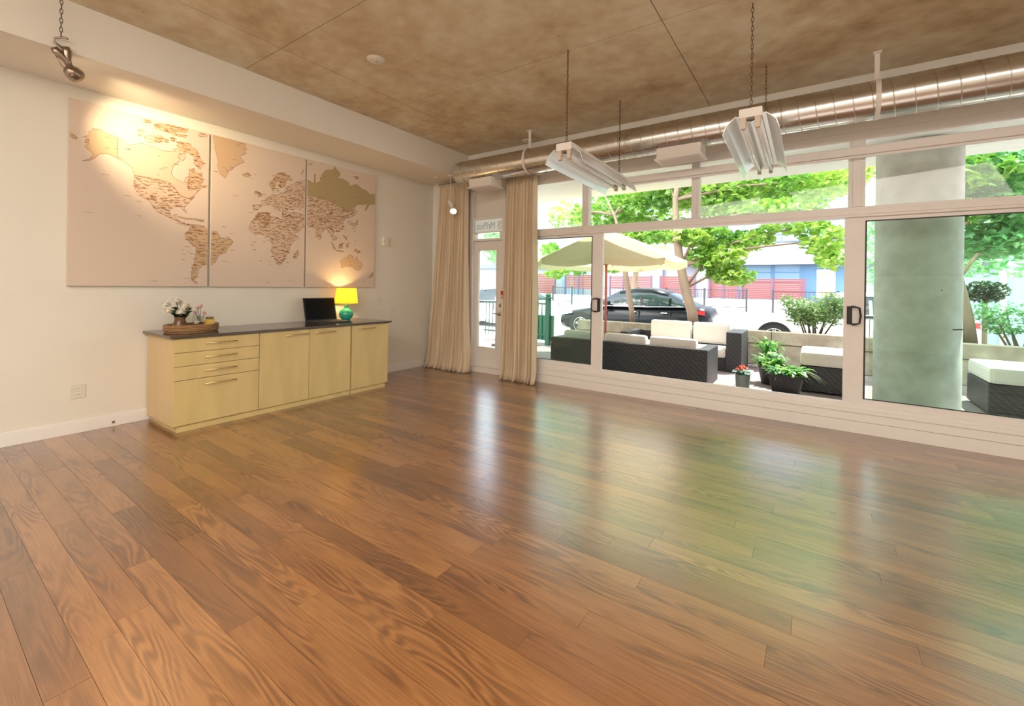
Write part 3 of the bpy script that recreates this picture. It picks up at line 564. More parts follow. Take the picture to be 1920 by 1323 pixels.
# tray and the things in it
TC = (0.36, -3.70)
tray = thing('wicker_tray', 'round wicker tray holding a vase and glasses on the sideboard', 'tray', (TC[0], TC[1], Z))
WICK = mat('wicker', (0.33, 0.18, 0.08), 0.6, noise=0.5, scale=40, bump=0.6, bscale=60)
MB().lathe([(0.0, 0.0), (0.98, 0.0), (0.98, 0.012), (0.0, 0.012)], (TC[0], TC[1], Z), n=40, sx=0.17, sy=0.225).build('base', WICK, tray, 'auto')
rim = MB()
for k, zr in enumerate((0.020, 0.036, 0.052, 0.066)):
    pts = []
    for a in range(56):
        th = 2 * PI * a / 56; wv = 0.005 * math.sin(th * 28 + k * PI)
        pts.append((TC[0] + (0.170 + wv) * math.cos(th), TC[1] + (0.225 + wv) * math.sin(th), Z + zr))
    rim.tube(pts, 0.0095, 6, closed=True)
rim.build('woven_rim', WICK, tray, True)
post = MB()
for a in range(28):
    th = 2 * PI * a / 28; post.tube([(TC[0] + 0.17 * math.cos(th), TC[1] + 0.225 * math.sin(th), Z + 0.01), (TC[0] + 0.17 * math.cos(th), TC[1] + 0.225 * math.sin(th), Z + 0.07)], 0.004, 5)
post.build('stakes', WICK, tray, True, kind='stuff')
ZT = Z + 0.0125
vase = thing('flower_vase', 'brown vase of white chrysanthemums on the wicker tray', 'vase', (0.36, -3.80, ZT))
MB().lathe([(0.0, 0.0), (0.05, 0.0), (0.068, 0.02), (0.066, 0.05), (0.048, 0.09), (0.043, 0.12), (0.05, 0.14), (0.045, 0.138), (0.038, 0.11), (0.0, 0.10)], (0.36, -3.80, ZT), n=28).build('vessel', mat('brown_glaze', (0.14, 0.065, 0.03), 0.25, noise=0.4, scale=9), vase, True)
PET = mat('white_petal', (0.88, 0.84, 0.74), 0.7); GRN = mat('dark_leaf', (0.02, 0.06, 0.02), 0.5)
fl = [(-0.10, -0.05, 0.26), (-0.035, 0.0, 0.295), (0.03, 0.03, 0.25), (0.0, 0.075, 0.215), (-0.105, 0.03, 0.20), (0.02, -0.05, 0.265), (-0.03, 0.11, 0.19)]
for dy, dx, dz in [(a, b, c_) for a, b, c_ in fl]:
    c = Vector((0.36 + dx, -3.80 + dy, ZT + dz))
    b = MB()
    for k in range(46):                                              # petals all over a flattened ball
        zf = 1 - 1.55 * (k + 0.5) / 46; rf = math.sqrt(max(0, 1 - zf * zf)); th = 2.39996 * k
        d_ = Vector((rf * math.cos(th), rf * math.sin(th), zf * 0.8)); s_ = d_.cross(Vector((0.2, 0.1, 1))).normalized() * 0.0085
        b.flat([c + d_ * 0.012 - s_ * 0.4, c + d_ * 0.012 + s_ * 0.4, c + d_ * 0.038 + s_, c + d_ * 0.050, c + d_ * 0.038 - s_])
    b.ball(tuple(c), 0.026, (1, 1, 0.75), 1)
    fb = b.build('flower_head', PET, vase)
    MB().tube([(0.36, -3.80, ZT + 0.11), (0.36 + dx * 0.4, -3.80 + dy * 0.5, ZT + dz * 0.6 + 0.03), tuple(c)], 0.003, 6).build('stem', GRN, vase, True)
for k in range(26):
    th = rnd.random() * 2 * PI; r_ = rnd.uniform(0.03, 0.10); zl = ZT + rnd.uniform(0.12, 0.24); d_ = Vector((math.cos(th), math.sin(th), 0)); s_ = Vector((-d_.y * 0.6, d_.x * 0.6, 0.8)) * 0.022
    p0 = Vector((0.36, -3.80, zl)); 
    MB().flat([p0 + d_ * 0.01, p0 + d_ * r_ * 0.6 + s_, p0 + d_ * (r_ + 0.03) + Vector((0, 0, 0.02)), p0 + d_ * r_ * 0.6 - s_]).build('leaf', GRN, vase)
GL = glass('table_glass', (0.90, 0.92, 0.88), 1.5)
def goblet(name, label, x, y, h):
    t = thing(name, label, 'glass', (x, y, ZT))
    MB().lathe([(0.0, 0.0), (0.032, 0.0), (0.032, 0.003), (0.006, 0.008), (0.005, 0.035), (0.02, 0.05), (0.034, 0.085), (0.033, h), (0.031, h), (0.031, 0.087), (0.018, 0.055), (0.0, 0.05)], (x, y, ZT), n=24).build('bowl', GL, t, True)
    return t
g1 = goblet('stem_glass', 'clear stemmed glass beside the brown vase on the tray', 0.40, -3.675, 0.155)
MB().lathe([(0.0, 0.055), (0.017, 0.058), (0.027, 0.082), (0.027, 0.09), (0.0, 0.09)], (0.40, -3.675, ZT), n=16).build('water', mat('milky_water', (0.78, 0.74, 0.64), 0.3), g1, True)
g2 = goblet('bud_glass', 'clear glass holding pink blossoms in the middle of the tray', 0.33, -3.615, 0.13)
PINK = mat('pink_petal', (0.70, 0.42, 0.42), 0.7)
for dy, dz in ((-0.025, 0.215), (0.0, 0.235), (0.03, 0.16), (-0.045, 0.17)):
    c = Vector((0.33, -3.615 + dy, ZT + dz)); b = MB()
    for k in range(8):
        th = 2 * PI * k / 8; d_ = Vector((0.4 * math.sin(th * 2), math.cos(th), math.sin(th))); s_ = Vector((0.4, -math.sin(th), math.cos(th))) * 0.007
        b.flat([c, c + d_ * 0.014 + s_, c + d_ * 0.025, c + d_ * 0.014 - s_])
    b.build('blossom', PINK, g2); MB().tube([(0.33, -3.615, ZT + 0.055), tuple(c)], 0.002, 5).build('stem', GRN, g2, True)
cj = thing('candle_jar', 'square amber candle jar with a dark lid on the tray', 'candle', (0.43, -3.57, ZT))
MB().box((0.395, -3.605, ZT), (0.465, -3.535, ZT + 0.105), 0.006).build('jar', mat('amber_wax', (0.66, 0.44, 0.09), 0.35, noise=0.2, scale=20), cj)
MB().box((0.402, -3.598, ZT + 0.105), (0.458, -3.542, ZT + 0.128), 0.004).build('lid', mat('brown_lid', (0.20, 0.12, 0.06), 0.5), cj)

# laptop
lap = thing('laptop', 'open black laptop with a dark screen on the sideboard', 'laptop', (0.33, -2.2, Z))
MB().box((0.20, -2.42, Z), (0.50, -1.98, Z + 0.016), 0.004).build('base', BLACK, lap)
kb = MB()
for i in range(5):
    for j in range(13): kb.box((0.235 + i * 0.028, -2.395 + j * 0.0305, Z + 0.0155), (0.258 + i * 0.028, -2.370 + j * 0.0305, Z + 0.0175))
kb.build('keyboard', mat('grey_keys', (0.10, 0.09, 0.09), 0.5), lap, kind='stuff')
MB().box((0.40, -2.25, Z + 0.0155), (0.48, -2.15, Z + 0.0168)).build('touchpad', mat('pad_grey', (0.16, 0.14, 0.14), 0.4), lap)
ld = MB().poly([(0.203, -2.42, Z + 0.014), (0.213, -2.42, Z + 0.014), (0.143, -2.42, Z + 0.305), (0.133, -2.42, Z + 0.305)], (0, 0.44, 0)).build('lid', BLACK, lap)
MB().poly([(0.2112, -2.405, Z + 0.028), (0.2122, -2.405, Z + 0.028), (0.1477, -2.405, Z + 0.296), (0.1467, -2.405, Z + 0.296)], (0, 0.41, 0)).build('screen', SCREEN, ld)
MB().tube([(0.205, -2.40, Z + 0.017), (0.205, -2.0, Z + 0.017)], 0.007, 8).build('hinge', BLACK, lap, True)

# table lamp
LP = (0.19, -1.825)
tl = thing('table_lamp', 'table lamp with a yellow woven shade and green glass ball base', 'lamp', (LP[0], LP[1], Z))
TEAL = mat('teal_glass', (0.02, 0.42, 0.30), 0.12, noise=0.5, scale=14, coat=0.5)
MB().lathe([(0.0, 0.0), (0.05, 0.0), (0.056, 0.008), (0.085, 0.035), (0.098, 0.075), (0.088, 0.115), (0.055, 0.148), (0.026, 0.165), (0.022, 0.185), (0.03, 0.195), (0.02, 0.205), (0.0, 0.205)], (LP[0], LP[1], Z), n=32).build('glass_base', TEAL, tl, True)
MB().lathe([(0.0, 0.2), (0.014, 0.2), (0.014, 0.245), (0.018, 0.25), (0.018, 0.29), (0.0, 0.29)], (LP[0], LP[1], Z), n=16).build('socket', HAND, tl, 'auto')
bulb = MB().ball((LP[0], LP[1], Z + 0.345), 0.028, (1, 1, 1.3)).build('bulb', mat('lit_bulb', (1, 0.9, 0.7), 0.5, emit=(1.0, 0.72, 0.36), estr=14), tl, True)
SHADE = cloth('yellow_woven_shade', (0.80, 0.52, 0.05), 0.55, 90, 0.3)
sh = MB(); n = 36; prof = [(0.152, 0.225), (0.150, 0.27), (0.138, 0.36), (0.127, 0.44)]
sh.lathe(prof, (LP[0], LP[1], Z), n=n, cap=False)
so = sh.build('shade', SHADE, tl, True)
rr_ = MB()
for r_, h_ in ((0.152, 0.225), (0.127, 0.44)): rr_.tube([(LP[0] + r_ * math.cos(2 * PI * k / 32), LP[1] + r_ * math.sin(2 * PI * k / 32), Z + h_) for k in range(32)], 0.004, 6, closed=True)
for k in range(3):
    a = 2 * PI * k / 3; rr_.tube([(LP[0], LP[1], Z + 0.288), (LP[0] + 0.127 * math.cos(a), LP[1] + 0.127 * math.sin(a), Z + 0.44)], 0.0025, 5)
rr_.build('shade_ring', mat('shade_trim', (0.75, 0.5, 0.1), 0.7), tl, True)
pl = lamp('table_lamp_light', 'POINT', (LP[0], LP[1], Z + 0.35), (0, 0, 0), 48, (1.0, 0.62, 0.24), shadow_soft_size=0.03)

# wall plates
def plate(name, label, cat, y, z, w_, h_, extra):
    t = thing(name, label, cat, (0.004, y, z - h_ / 2))
    MB().box((0.0005, y - w_ / 2, z - h_ / 2), (0.007, y + w_ / 2, z + h_ / 2), 0.002).build('plate', PLASTIC, t)
    extra(t); return t
def ex_outlet(t):
    for dz in (-0.026, 0.026):
        s_ = MB().box((0.0068, -4.454 - 0.021, 0.378 + dz - 0.017), (0.009, -4.454 + 0.021, 0.378 + dz + 0.017), 0.003).build('socket', WHITE, t)
        for dy in (-0.008, 0.008): MB().box((0.0088, -4.454 + dy - 0.0015, 0.378 + dz - 0.006), (0.0095, -4.454 + dy + 0.0015, 0.378 + dz + 0.006)).build('slot', GASKET, s_)
plate('wall_outlet', 'white double power outlet low on the left wall near the baseboard', 'outlet', -4.454, 0.378, 0.10, 0.125, ex_outlet)
plate('switch_plate', 'blank white wall plate just right of the map, above the other plate', 'switch', -1.11, 1.13, 0.095, 0.12, lambda t: MB().box((0.0068, -1.135, 1.10), (0.0095, -1.085, 1.16), 0.002).build('rocker', PLASTIC, t))
plate('wall_outlet', 'white wall plate low beside the right end of the countertop', 'outlet', -0.86, 0.935, 0.095, 0.12, lambda t: MB().box((0.0068, -0.885, 0.905), (0.0095, -0.835, 0.965), 0.002).build('socket', WHITE, t))
th_ = thing('thermostat', 'small cream wall thermostat beside the map', 'thermostat', (0.03, -1.04, 1.99))
MB().box((0.0005, -1.085, 1.985), (0.055, -0.995, 2.12), 0.005).build('case', PLASTIC, th_)
for k in range(3): MB().box((0.0005 + 0.045, -1.0865, 2.03 + k * 0.016), (0.053, -1.0848, 2.04 + k * 0.016)).build('button', BLACK, th_)
tag(MB().box((0.016, -4.22, 0.03), (0.024, -4.20, 0.05), 0.003).build('door_stop', mat('brown_knob', (0.2, 0.12, 0.06), 0.5)), 'tiny brown knob on the left baseboard', 'stop')

# ================================================================== CEILING THINGS
def smoke(label, x, y):
    t = thing('ceiling_cover', label, 'cover', (x, y, ZC - 0.035))
    MB().lathe([(0.0, -0.02), (0.05, -0.02), (0.075, -0.012), (0.085, -0.001)], (x, y, ZC), n=32).build('disc', PLASTIC, t, 'auto')
    MB().lathe([(0.0, -0.026), (0.012, -0.026), (0.016, -0.02)], (x, y, ZC), n=16).build('screw', STEEL, t, 'auto')
smoke('round white cover on the bare concrete ceiling', 2.065, -2.834)
smoke('round white cover on the ceiling behind the duct strap', 2.03, -0.13)
# spiral duct
DY, DZ, DR = -0.46, 3.095, 0.167
du = thing('spiral_duct', 'round galvanised spiral duct hung along the window wall', 'duct', (4.6, DY, DZ - DR))
MB().lathe([(0.0, 1.02), (DR - 0.004, 1.02), (DR, 1.025)] + [(DR, 1.03 + k * 0.36) for k in range(21)], (0, DY, DZ), 'X', n=56).build('pipe', DUCT, du, True)
hx = []
pitch = 0.135
for k in range(int((8.2 - 1.1) / pitch * 20)):
    a = 2 * PI * k / 20; hx.append((1.1 + pitch * k / 20, DY + (DR + 0.001) * math.cos(a), DZ + (DR + 0.001) * math.sin(a)))
MB().tube(hx, 0.0042, 5).build('spiral_seam', STEEL, du, True)
for x in (2.284, 5.935):
    m = MB(); m.box((x - 0.018, DY - 0.002, DZ + DR), (x + 0.018, DY + 0.002, ZC - 0.001))
    ring = []
    for k in range(33):
        a = 2 * PI * k / 32; ring.append((DY + (DR + 0.006) * math.cos(a), DZ + (DR + 0.006) * math.sin(a)))
    for (a0, a1), (b0, b1) in zip(ring, ring[1:]): m.flat([(x - 0.018, a0, a1), (x + 0.018, a0, a1), (x + 0.018, b0, b1), (x - 0.018, b0, b1)])
    m.box((x - 0.03, DY - 0.025, ZC - 0.012), (x + 0.03, DY + 0.025, ZC - 0.001))
    m.build('hanger_strap', WHITE, du, label='white hanger strap')
for (xa, xb) in ((1.32, 1.72), (4.04, 4.50)):
    m = MB(); zt = DZ - DR
    m.box((xa, DY - 0.13, zt - 0.10), (xb, DY + 0.13, zt + 0.015)); 
    bx = m.build('register_box', WHITE, du, label='white air register box')
    l = MB(); l.box((xa - 0.02, DY - 0.155, zt - 0.115), (xb + 0.02, DY + 0.155, zt - 0.10), 0.003); l.build('flange', WHITE, bx)
    g = MB(); 
    for k in range(10): g.box((xa + 0.01, DY - 0.12 + k * 0.025, zt - 0.119), (xb - 0.01, DY - 0.112 + k * 0.025, zt - 0.114))
    g.build('louvre', FRAME, bx)

# twin tube shop lights on chains
def chain(m, x, y, z0, z1):
    z = z0; k = 0
    while z < z1 - 0.01:
        pts = []
        for i in range(10):
            a = 2 * PI * i / 10; du_ = 0.008 * math.cos(a); dv = 0.021 * math.sin(a)
            pts.append((x + (du_ if k % 2 == 0 else 0), y + (0 if k % 2 == 0 else du_), min(z + 0.018 + dv, ZC - 0.002)))
        m.tube(pts, 0.0026, 5, closed=True); z += 0.034; k += 1
def shop_light(label, x, y0, y1, z0, z1):
    t = thing('shop_light', label, 'light', (x, y0, z0), 'twin tube shop lights hung on chains')
    ln = y1 - y0; sl = (z1 - z0) / ln
    def P(dx, s, dz): return (x + dx, y0 + s * ln, z0 + (z1 - z0) * s + dz)
    def ext(name, prof, s0, s1, m_, kind=None, label=None):
        m = MB(); a = [P(dx, s0, dz) for dx, dz in prof]; b = Vector(P(0, s1, 0)) - Vector(P(0, s0, 0)); m.poly(a, b); return m.build(name, m_, t, label=label)
    ext('housing', [(-0.075, 0.045), (0.075, 0.045), (0.075, -0.02), (-0.075, -0.02)], 0.0, 1.0, WHITE)
    for s_ in (-1, 1):
        ext('reflector', [(s_ * 0.07, -0.01), (s_ * 0.10, -0.002), (s_ * 0.165, -0.06), (s_ * 0.185, -0.125), (s_ * 0.182, -0.127), (s_ * 0.160, -0.064), (s_ * 0.099, -0.006), (s_ * 0.07, -0.014)], 0.0, 1.0, REFLECT)
    ext('reflector', [(-0.07, -0.0205), (0.0, -0.045), (0.07, -0.0205), (0.07, -0.0235), (0.0, -0.048), (-0.07, -0.0235)], 0.03, 0.97, REFLECT)
    for dx in (-0.047, 0.047):
        MB().tube([P(dx, 0.03, -0.072), P(dx, 0.97, -0.072)], 0.016, 12).build('tube', TUBE, t, True)
        for s0 in (0.0, 0.965):
            ext('tube_socket', [(dx - 0.02, -0.02), (dx + 0.02, -0.02), (dx + 0.014, -0.098), (dx - 0.014, -0.098)], s0 + 0.005, s0 + 0.03, mat('ivory_socket', (0.62, 0.52, 0.42), 0.5))
    for s0 in (0.04, 0.96):
        m = MB(); p = P(0, s0, 0.045)
        m.tube([(p[0] - 0.025, p[1], p[2]), (p[0], p[1], p[2] + 0.05), (p[0] + 0.025, p[1], p[2])], 0.0025, 5)
        chain(m, p[0], p[1], p[2] + 0.045, ZC); m.build('chain', RUST, t, True, label='thin dark hanging chain')
shop_light('white twin tube shop light on chains, the left one by the curtain', 3.66, -2.05, -0.66, 2.625, 2.60)
shop_light('white twin tube shop light on chains, the right one before the duct', 5.10, -1.87, -0.66, 2.68, 2.60)

# hanging clip spots
def spot(name, label, top, hook, body, head, aim, metal, chainmat, rodmode):
    t = thing(name, label, 'lamp', head)
    m = MB()
    if rodmode: m.tube([top, hook], 0.007, 8); m.lathe([(0.0, -0.012), (0.04, -0.012), (0.045, 0.0)], top, n=20)
    else: chain(m, top[0], top[1], hook[2], top[2])
    m.build('hanger', chainmat, t, True)
    a, b, c = Vector(hook), Vector(body), Vector(head); dirv = (c - b).normalized()
    hk = MB()
    if not rodmode: hk.tube([a + Vector((0.03, 0.02, 0.0)), a + Vector((0, 0, 0.012)), a + Vector((-0.02, -0.04, -0.004)), a + Vector((-0.02, -0.045, -0.035)), b + Vector((0, 0, 0.03))], 0.007, 8)
    else: hk.tube([a, a + Vector((0, -0.005, -0.03)), b], 0.01, 8)
    hk.build('hook', metal, t, True)
    bd = MB(); side = dirv.cross(Vector((1, 0, 0))).normalized()
    bd.tube([b + side * 0.035 - dirv * 0.03, b + side * 0.03, b + dirv * 0.06, c - dirv * 0.03], [0.022, 0.028, 0.026, 0.018], 12)
    bd.tube([b - side * 0.035 - dirv * 0.03, b - side * 0.03, b + dirv * 0.06, c - dirv * 0.03], [0.022, 0.028, 0.026, 0.018], 12)
    bd.build('clamp_arm', metal, t, True)
    w_ = MB(); w_.tube([b + side * 0.05, b + side * 0.045 + dirv * 0.09, c + side * 0.02], 0.004, 6); w_.build('wire', metal, t, True)
    q = (Vector(aim) - c).normalized().to_track_quat('Z', 'Y'); hd = MB()
    hd.lathe([(0.0, -0.055), (0.025, -0.05), (0.045, -0.03), (0.055, 0.0), (0.057, 0.03), (0.052, 0.03), (0.045, 0.0), (0.0, -0.03)], (0, 0, 0), n=24)
    bmesh.ops.transform(hd.bm, matrix=Matrix.Translation(c) @ q.to_matrix().to_4x4(), verts=hd.bm.verts[:]); hd.build('lamp_head', metal, t, True)
    bl = MB().ball(tuple(c + (Vector(aim) - c).normalized() * 0.012), 0.03).build('bulb', mat('spot_bulb', (1, 0.85, 0.6), 0.4, emit=(1.0, 0.78, 0.5), estr=9), t, True)
    return t
H1 = (0.80, -4.66, 2.985)
spot('clip_spot', 'brushed metal clip spot hanging from a chain before the left wall', (0.87, -4.735, ZC - 0.002), (0.84, -4.72, 3.20), (0.82, -4.72, 3.11), (0.80, -4.655, 2.98), (0.04, -4.0, 2.87), mat('bronze_nickel', (0.36, 0.29, 0.24), 0.3, 1.0), RUST, False)
spot('clip_spot', 'white clip spot hanging on a rod before the corner curtain', (0.74, -0.36, ZS), (0.745, -0.36, 2.78), (0.75, -0.36, 2.70), (0.81, -0.36, 2.57), (1.6, -1.4, 1.2), WHITE, WHITE, True)
s1 = lamp('spot_light_beam', 'SPOT', (0.765, -4.615, 2.97), (0.04, -3.80, 2.72), 92, (1.0, 0.76, 0.46), spot_size=math.radians(74), spot_blend=1.0, shadow_soft_size=0.04)
tag(MB().lathe([(0.0, -0.03), (0.05, -0.028), (0.06, -0.012), (0.062, -0.001)], (0.46, -0.40, ZS), n=24).build('soffit_detector', PLASTIC), 'small round white detector under the soffit near the corner', 'detector')

# ================================================================== OUTSIDE: GROUND
PZ = 0.08
PAVE = mat('pinkish_paving', (0.25, 0.20, 0.195), 0.75, noise=0.2, scale=5, bump=0.1, bscale=40)
patio = struct(MB().box((-6.0, 0.14, -0.4), (12, 3.30, PZ - 0.02)).build('patio', mat('patio_bed', (0.2, 0.18, 0.17), 0.9)))
for i in range(17):
    for j in range(5):
        x0, y0 = -2.2 + i * 0.62, 0.16 + j * 0.62
        if x0 > 2.6 or j > 2 or True:
            MB().box((x0 + 0.004, y0 + 0.004, PZ - 0.019), (x0 + 0.616, min(3.29, y0 + 0.616), PZ)).build('paver', PAVE, patio)
ASPH = mat('pale_asphalt', (0.50, 0.48, 0.47), 0.9, noise=0.08, scale=2, bump=0.1, bscale=60)
g = MB(); prof = [(3.3, -0.14), (5.4, -0.14), (5.41, -0.12), (10.5, -0.12), (14, 0.50), (22, 0.60), (29, 0.68), (45, 0.7)]
for (y0, z0), (y1, z1) in zip(prof, prof[1:]): g.flat([(-45, y0, z0), (45, y0, z0), (45, y1, z1), (-45, y1, z1)])
bmesh.ops.remove_doubles(g.bm, verts=g.bm.verts[:], dist=1e-4)
struct(g.build('street', ASPH))
k_ = MB(); k_.box((-45, 5.3, -0.16), (45, 5.46, -0.02), 0.02); struct(k_.build('street_kerb', CONC))
sw = MB(); sw.box((-45, 3.45 + 1.0, -0.2), (45, 5.3, -0.03)); struct(sw.build('sidewalk', ASPH))
oh = MB(); oh.box((-6, 0.125, 3.0), (14, 1.75, 3.45)); struct(oh.build('overhang_slab', mat('painted_soffit', (0.78, 0.80, 0.76), 0.8, noise=0.04, scale=1.5)))
# planter of cast blocks
pw = thing('planter_wall', 'long low planter wall of pale concrete blocks behind the patio furniture', 'planter', (5.1, 3.4, PZ))
for c_, (z0, z1) in enumerate(((PZ - 0.005, 0.445), (0.452, 0.665))):
    x = 1.2
    while x < 9.4:
        ln = 1.85
        MB().box((x + 0.004, 3.31 - 0.012 * c_, z0), (min(x + ln, 9.4) - 0.004, 3.52, z1), 0.008).build('block', TANC, pw); x += ln
MB().box((1.25, 3.525, -0.13), (9.4, 4.42, 0.56)).build('soil_bed', SOIL, pw)

# round column
co = thing('concrete_column', 'tall round concrete column standing outside the right window panel', 'column', (6.42, 0.98, PZ))
MB().lathe([(0.36, PZ + 0.0), (0.36, 1.55), (0.357, 1.555), (0.357, 1.563), (0.36, 1.568), (0.36, 2.45), (0.357, 2.455), (0.357, 2.463), (0.36, 2.468), (0.36, 2.998)], (6.42, 0.98, 0), n=48).build('shaft', COLC, co, 'auto')
MB().tube([(6.66, 0.70, 1.02), (6.72, 0.64, 1.03)], 0.008, 6).build('peg', DARKMETAL, co)

# ================================================================== PATIO FURNITURE
SEATC = CUSHION
def pillow(m, a, b, bev=0.05):
    return m.box(a, b, bev)
so_ = thing('rattan_sofa', 'long black rattan sofa standing with its back to the window', 'sofa', (3.2, 1.05, PZ))
MB().box((2.0, 0.70, PZ), (4.36, 0.80, 0.585), 0.012).build('backrest', RATTAN, so_)
for a, b in ((2.0, 2.14), (4.22, 4.36)): MB().box((a, 0.802, PZ), (b, 1.46, 0.58), 0.012).build('arm', RATTAN, so_)
MB().box((2.142, 0.802, PZ), (4.218, 1.44, 0.30), 0.01).build('seat_base', RATTAN, so_)
for a, b in ((2.15, 2.83), (2.84, 3.52), (3.53, 4.21)):
    tag(MB().box((a, 0.96, 0.303), (b, 1.47, 0.43), 0.04).build('seat_cushion', SEATC), 'grey seat cushion on the sofa that backs onto the window, ' + ('left end' if a < 2.5 else 'right end' if a > 3.2 else 'middle seat'), 'cushion', 'cushions on the rattan sofas')
    tag(MB().box((a + 0.02, 0.81, 0.433), (b - 0.01, 0.95, 0.70), 0.05).build('back_cushion', SEATC), 'long grey back cushion showing over the near sofa back, ' + ('at its left end' if a < 2.5 else 'at its right end' if a > 3.2 else 'in its middle'), 'cushion', 'cushions on the rattan sofas')
s2 = thing('rattan_sofa', 'black rattan sofa facing the room in front of the planter wall', 'sofa', (3.6, 2.6, PZ))
MB().box((2.62, 2.92, PZ), (4.58, 3.02, 0.58), 0.012).build('backrest', RATTAN, s2)
for a, b in ((2.62, 2.76), (4.36, 4.58)): MB().box((a, 2.15, PZ), (b, 2.918, 0.71 if a > 4 else 0.6), 0.012).build('arm', RATTAN, s2)
MB().box((2.762, 2.2, PZ), (4.358, 2.918, 0.29), 0.01).build('seat_base', RATTAN, s2)
for a, b, n_ in ((2.77, 3.56, 'left seat'), (3.565, 4.355, 'right seat')):
    tag(MB().box((a, 2.15, 0.293), (b, 2.73, 0.43), 0.04).build('seat_cushion', SEATC), 'white seat cushion on the sofa facing the room, ' + n_, 'cushion', 'cushions on the rattan sofas')
for a, b, n_ in ((2.98, 3.70, 'left'), (3.73, 4.34, 'right')):
    tag(MB().box((a, 2.74, 0.433), (b, 2.90, 0.80), 0.05).build('back_cushion', SEATC), 'sunlit white back cushion on the sofa facing the room, the %s one' % n_, 'cushion', 'cushions on the rattan sofas')
def ottoman(label, x0, x1, y0, y1, clabel):
    t = thing('rattan_ottoman', label, 'ottoman', ((x0 + x1) / 2, (y0 + y1) / 2, PZ), 'black rattan ottomans')
    MB().box((x0, y0, PZ + 0.02), (x1, y1, 0.42), 0.012).build('base', RATTAN, t)
    for xx in (x0 + 0.06, x1 - 0.06):
        for yy in (y0 + 0.06, y1 - 0.06): MB().box((xx - 0.03, yy - 0.03, PZ), (xx + 0.03, yy + 0.03, PZ + 0.019)).build('foot', BLACK, t)
    tag(MB().box((x0 + 0.0, y0 - 0.01, 0.423), (x1, y1, 0.60), 0.045).build('ottoman_cushion', SEATC), clabel, 'cushion', 'cushions on the rattan ottomans')
ottoman('black rattan ottoman beside the big black flower pot', 5.36, 6.02, 1.32, 2.1, 'thick white cushion on the ottoman beside the big black pot')
ottoman('black rattan ottoman seen through the green glass right of the column', 7.05, 7.85, 1.3, 2.1, 'pale cushion on the ottoman seen right of the column')

# parasol
um = thing('patio_umbrella', 'tan patio umbrella on a red pole behind the rattan sofa', 'umbrella', (2.415, 1.95, PZ))
TAN = cloth('tan_canvas', (0.62, 0.55, 0.36), 0.45, 60, 0.06)
RED = mat('red_wood_pole', (0.42, 0.10, 0.07), 0.45)
ux, uy = 2.415, 1.95
MB().tube([(ux, uy, PZ + 0.06), (ux, uy, 2.34)], 0.022, 12).build('pole', RED, um, True)
MB().lathe([(0.0, 0.0), (0.18, 0.0), (0.18, 0.05), (0.05, 0.075), (0.03, 0.2), (0.0, 0.2)], (ux, uy, PZ), n=24).build('base', CONC, um, 'auto')
zt, ze, R_ = 2.42, 1.86, 1.36
ang = [PI / 4 * k + 0.30 for k in range(8)]
cn = MB()
def sag(k, f): return (ux + R_ * f * math.cos(ang[k % 8]), uy + R_ * f * math.sin(ang[k % 8]), zt - (zt - ze) * (f ** 1.15))
NF = 6
for k in range(8):
    grid = []
    for i in range(NF + 1):
        f = i / NF; A, B = Vector(sag(k, f)), Vector(sag(k + 1, f)); row = []
        for j in range(5):
            s_ = j / 4; p = A.lerp(B, s_); p.z -= 0.05 * f * math.sin(PI * s_); row.append(cn.bm.verts.new(p))
        grid.append(row)
    for i in range(NF):
        for j in range(4): cn.bm.faces.new((grid[i][j], grid[i][j + 1], grid[i + 1][j + 1], grid[i + 1][j]))
    for j in range(4):
        a, b = grid[NF][j].co, grid[NF][j + 1].co; dz = Vector((0, 0, 0.10)); cn.flat([tuple(a), tuple(b), tuple(b - dz), tuple(a - dz)])
bmesh.ops.remove_doubles(cn.bm, verts=cn.bm.verts[:], dist=1e-4)
cn.build('canopy', TAN, um)
for k in range(8):
    MB().tube([(ux, uy, zt - 0.03), tuple(Vector(sag(k, 1.0)) - Vector((0, 0, 0.02)))], 0.009, 6).build('rib', RED, um)
    MB().tube([(ux, uy, 1.82), tuple(Vector(sag(k, 0.52)) - Vector((0, 0, 0.03)))], 0.008, 6).build('strut', RED, um)
MB().lathe([(0.0, 0.0), (0.03, 0.0), (0.03, 0.06), (0.012, 0.09), (0.0, 0.10)], (ux, uy, zt - 0.01), n=14).build('finial', RED, um, 'auto')
MB().lathe([(0.0, 0.0), (0.045, 0.0), (0.045, 0.06), (0.0, 0.06)], (ux, uy, 1.79), n=14).build('hub', RED, um, 'auto')

# ================================================================== LEAVES AND PLANTS
LO = [(0, -0.45), (0.09, -0.40), (0.36, -0.36), (0.27, -0.17), (0.52, 0.06), (0.25, 0.11), (0.20, 0.24), (0.0, 0.55), (-0.20, 0.24), (-0.25, 0.11), (-0.52, 0.06), (-0.27, -0.17), (-0.36, -0.36), (-0.09, -0.40)]
def leaf_basis(rnd, droop=0.5):
    yaw = rnd.uniform(0, 2 * PI); tilt = rnd.gauss(droop, 0.45)
    return Euler((-tilt, rnd.gauss(0, 0.35), yaw), 'ZYX' if rnd.random() < 0.5 else 'XYZ').to_matrix()
def maple_cloud(spots):
    V, F = [], []
    for c, B, s in spots:
        b = len(V); V.append(tuple(c + B @ Vector((0, -0.08 * s, 0.03 * s))))
        for x, y in LO: V.append(tuple(c + B @ Vector((x * s, y * s, -abs(x) * 0.18 * s))))
        n = len(LO)
        for i in range(n): F.append((b, b + 1 + i, b + 1 + (i + 1) % n))
    return V, F
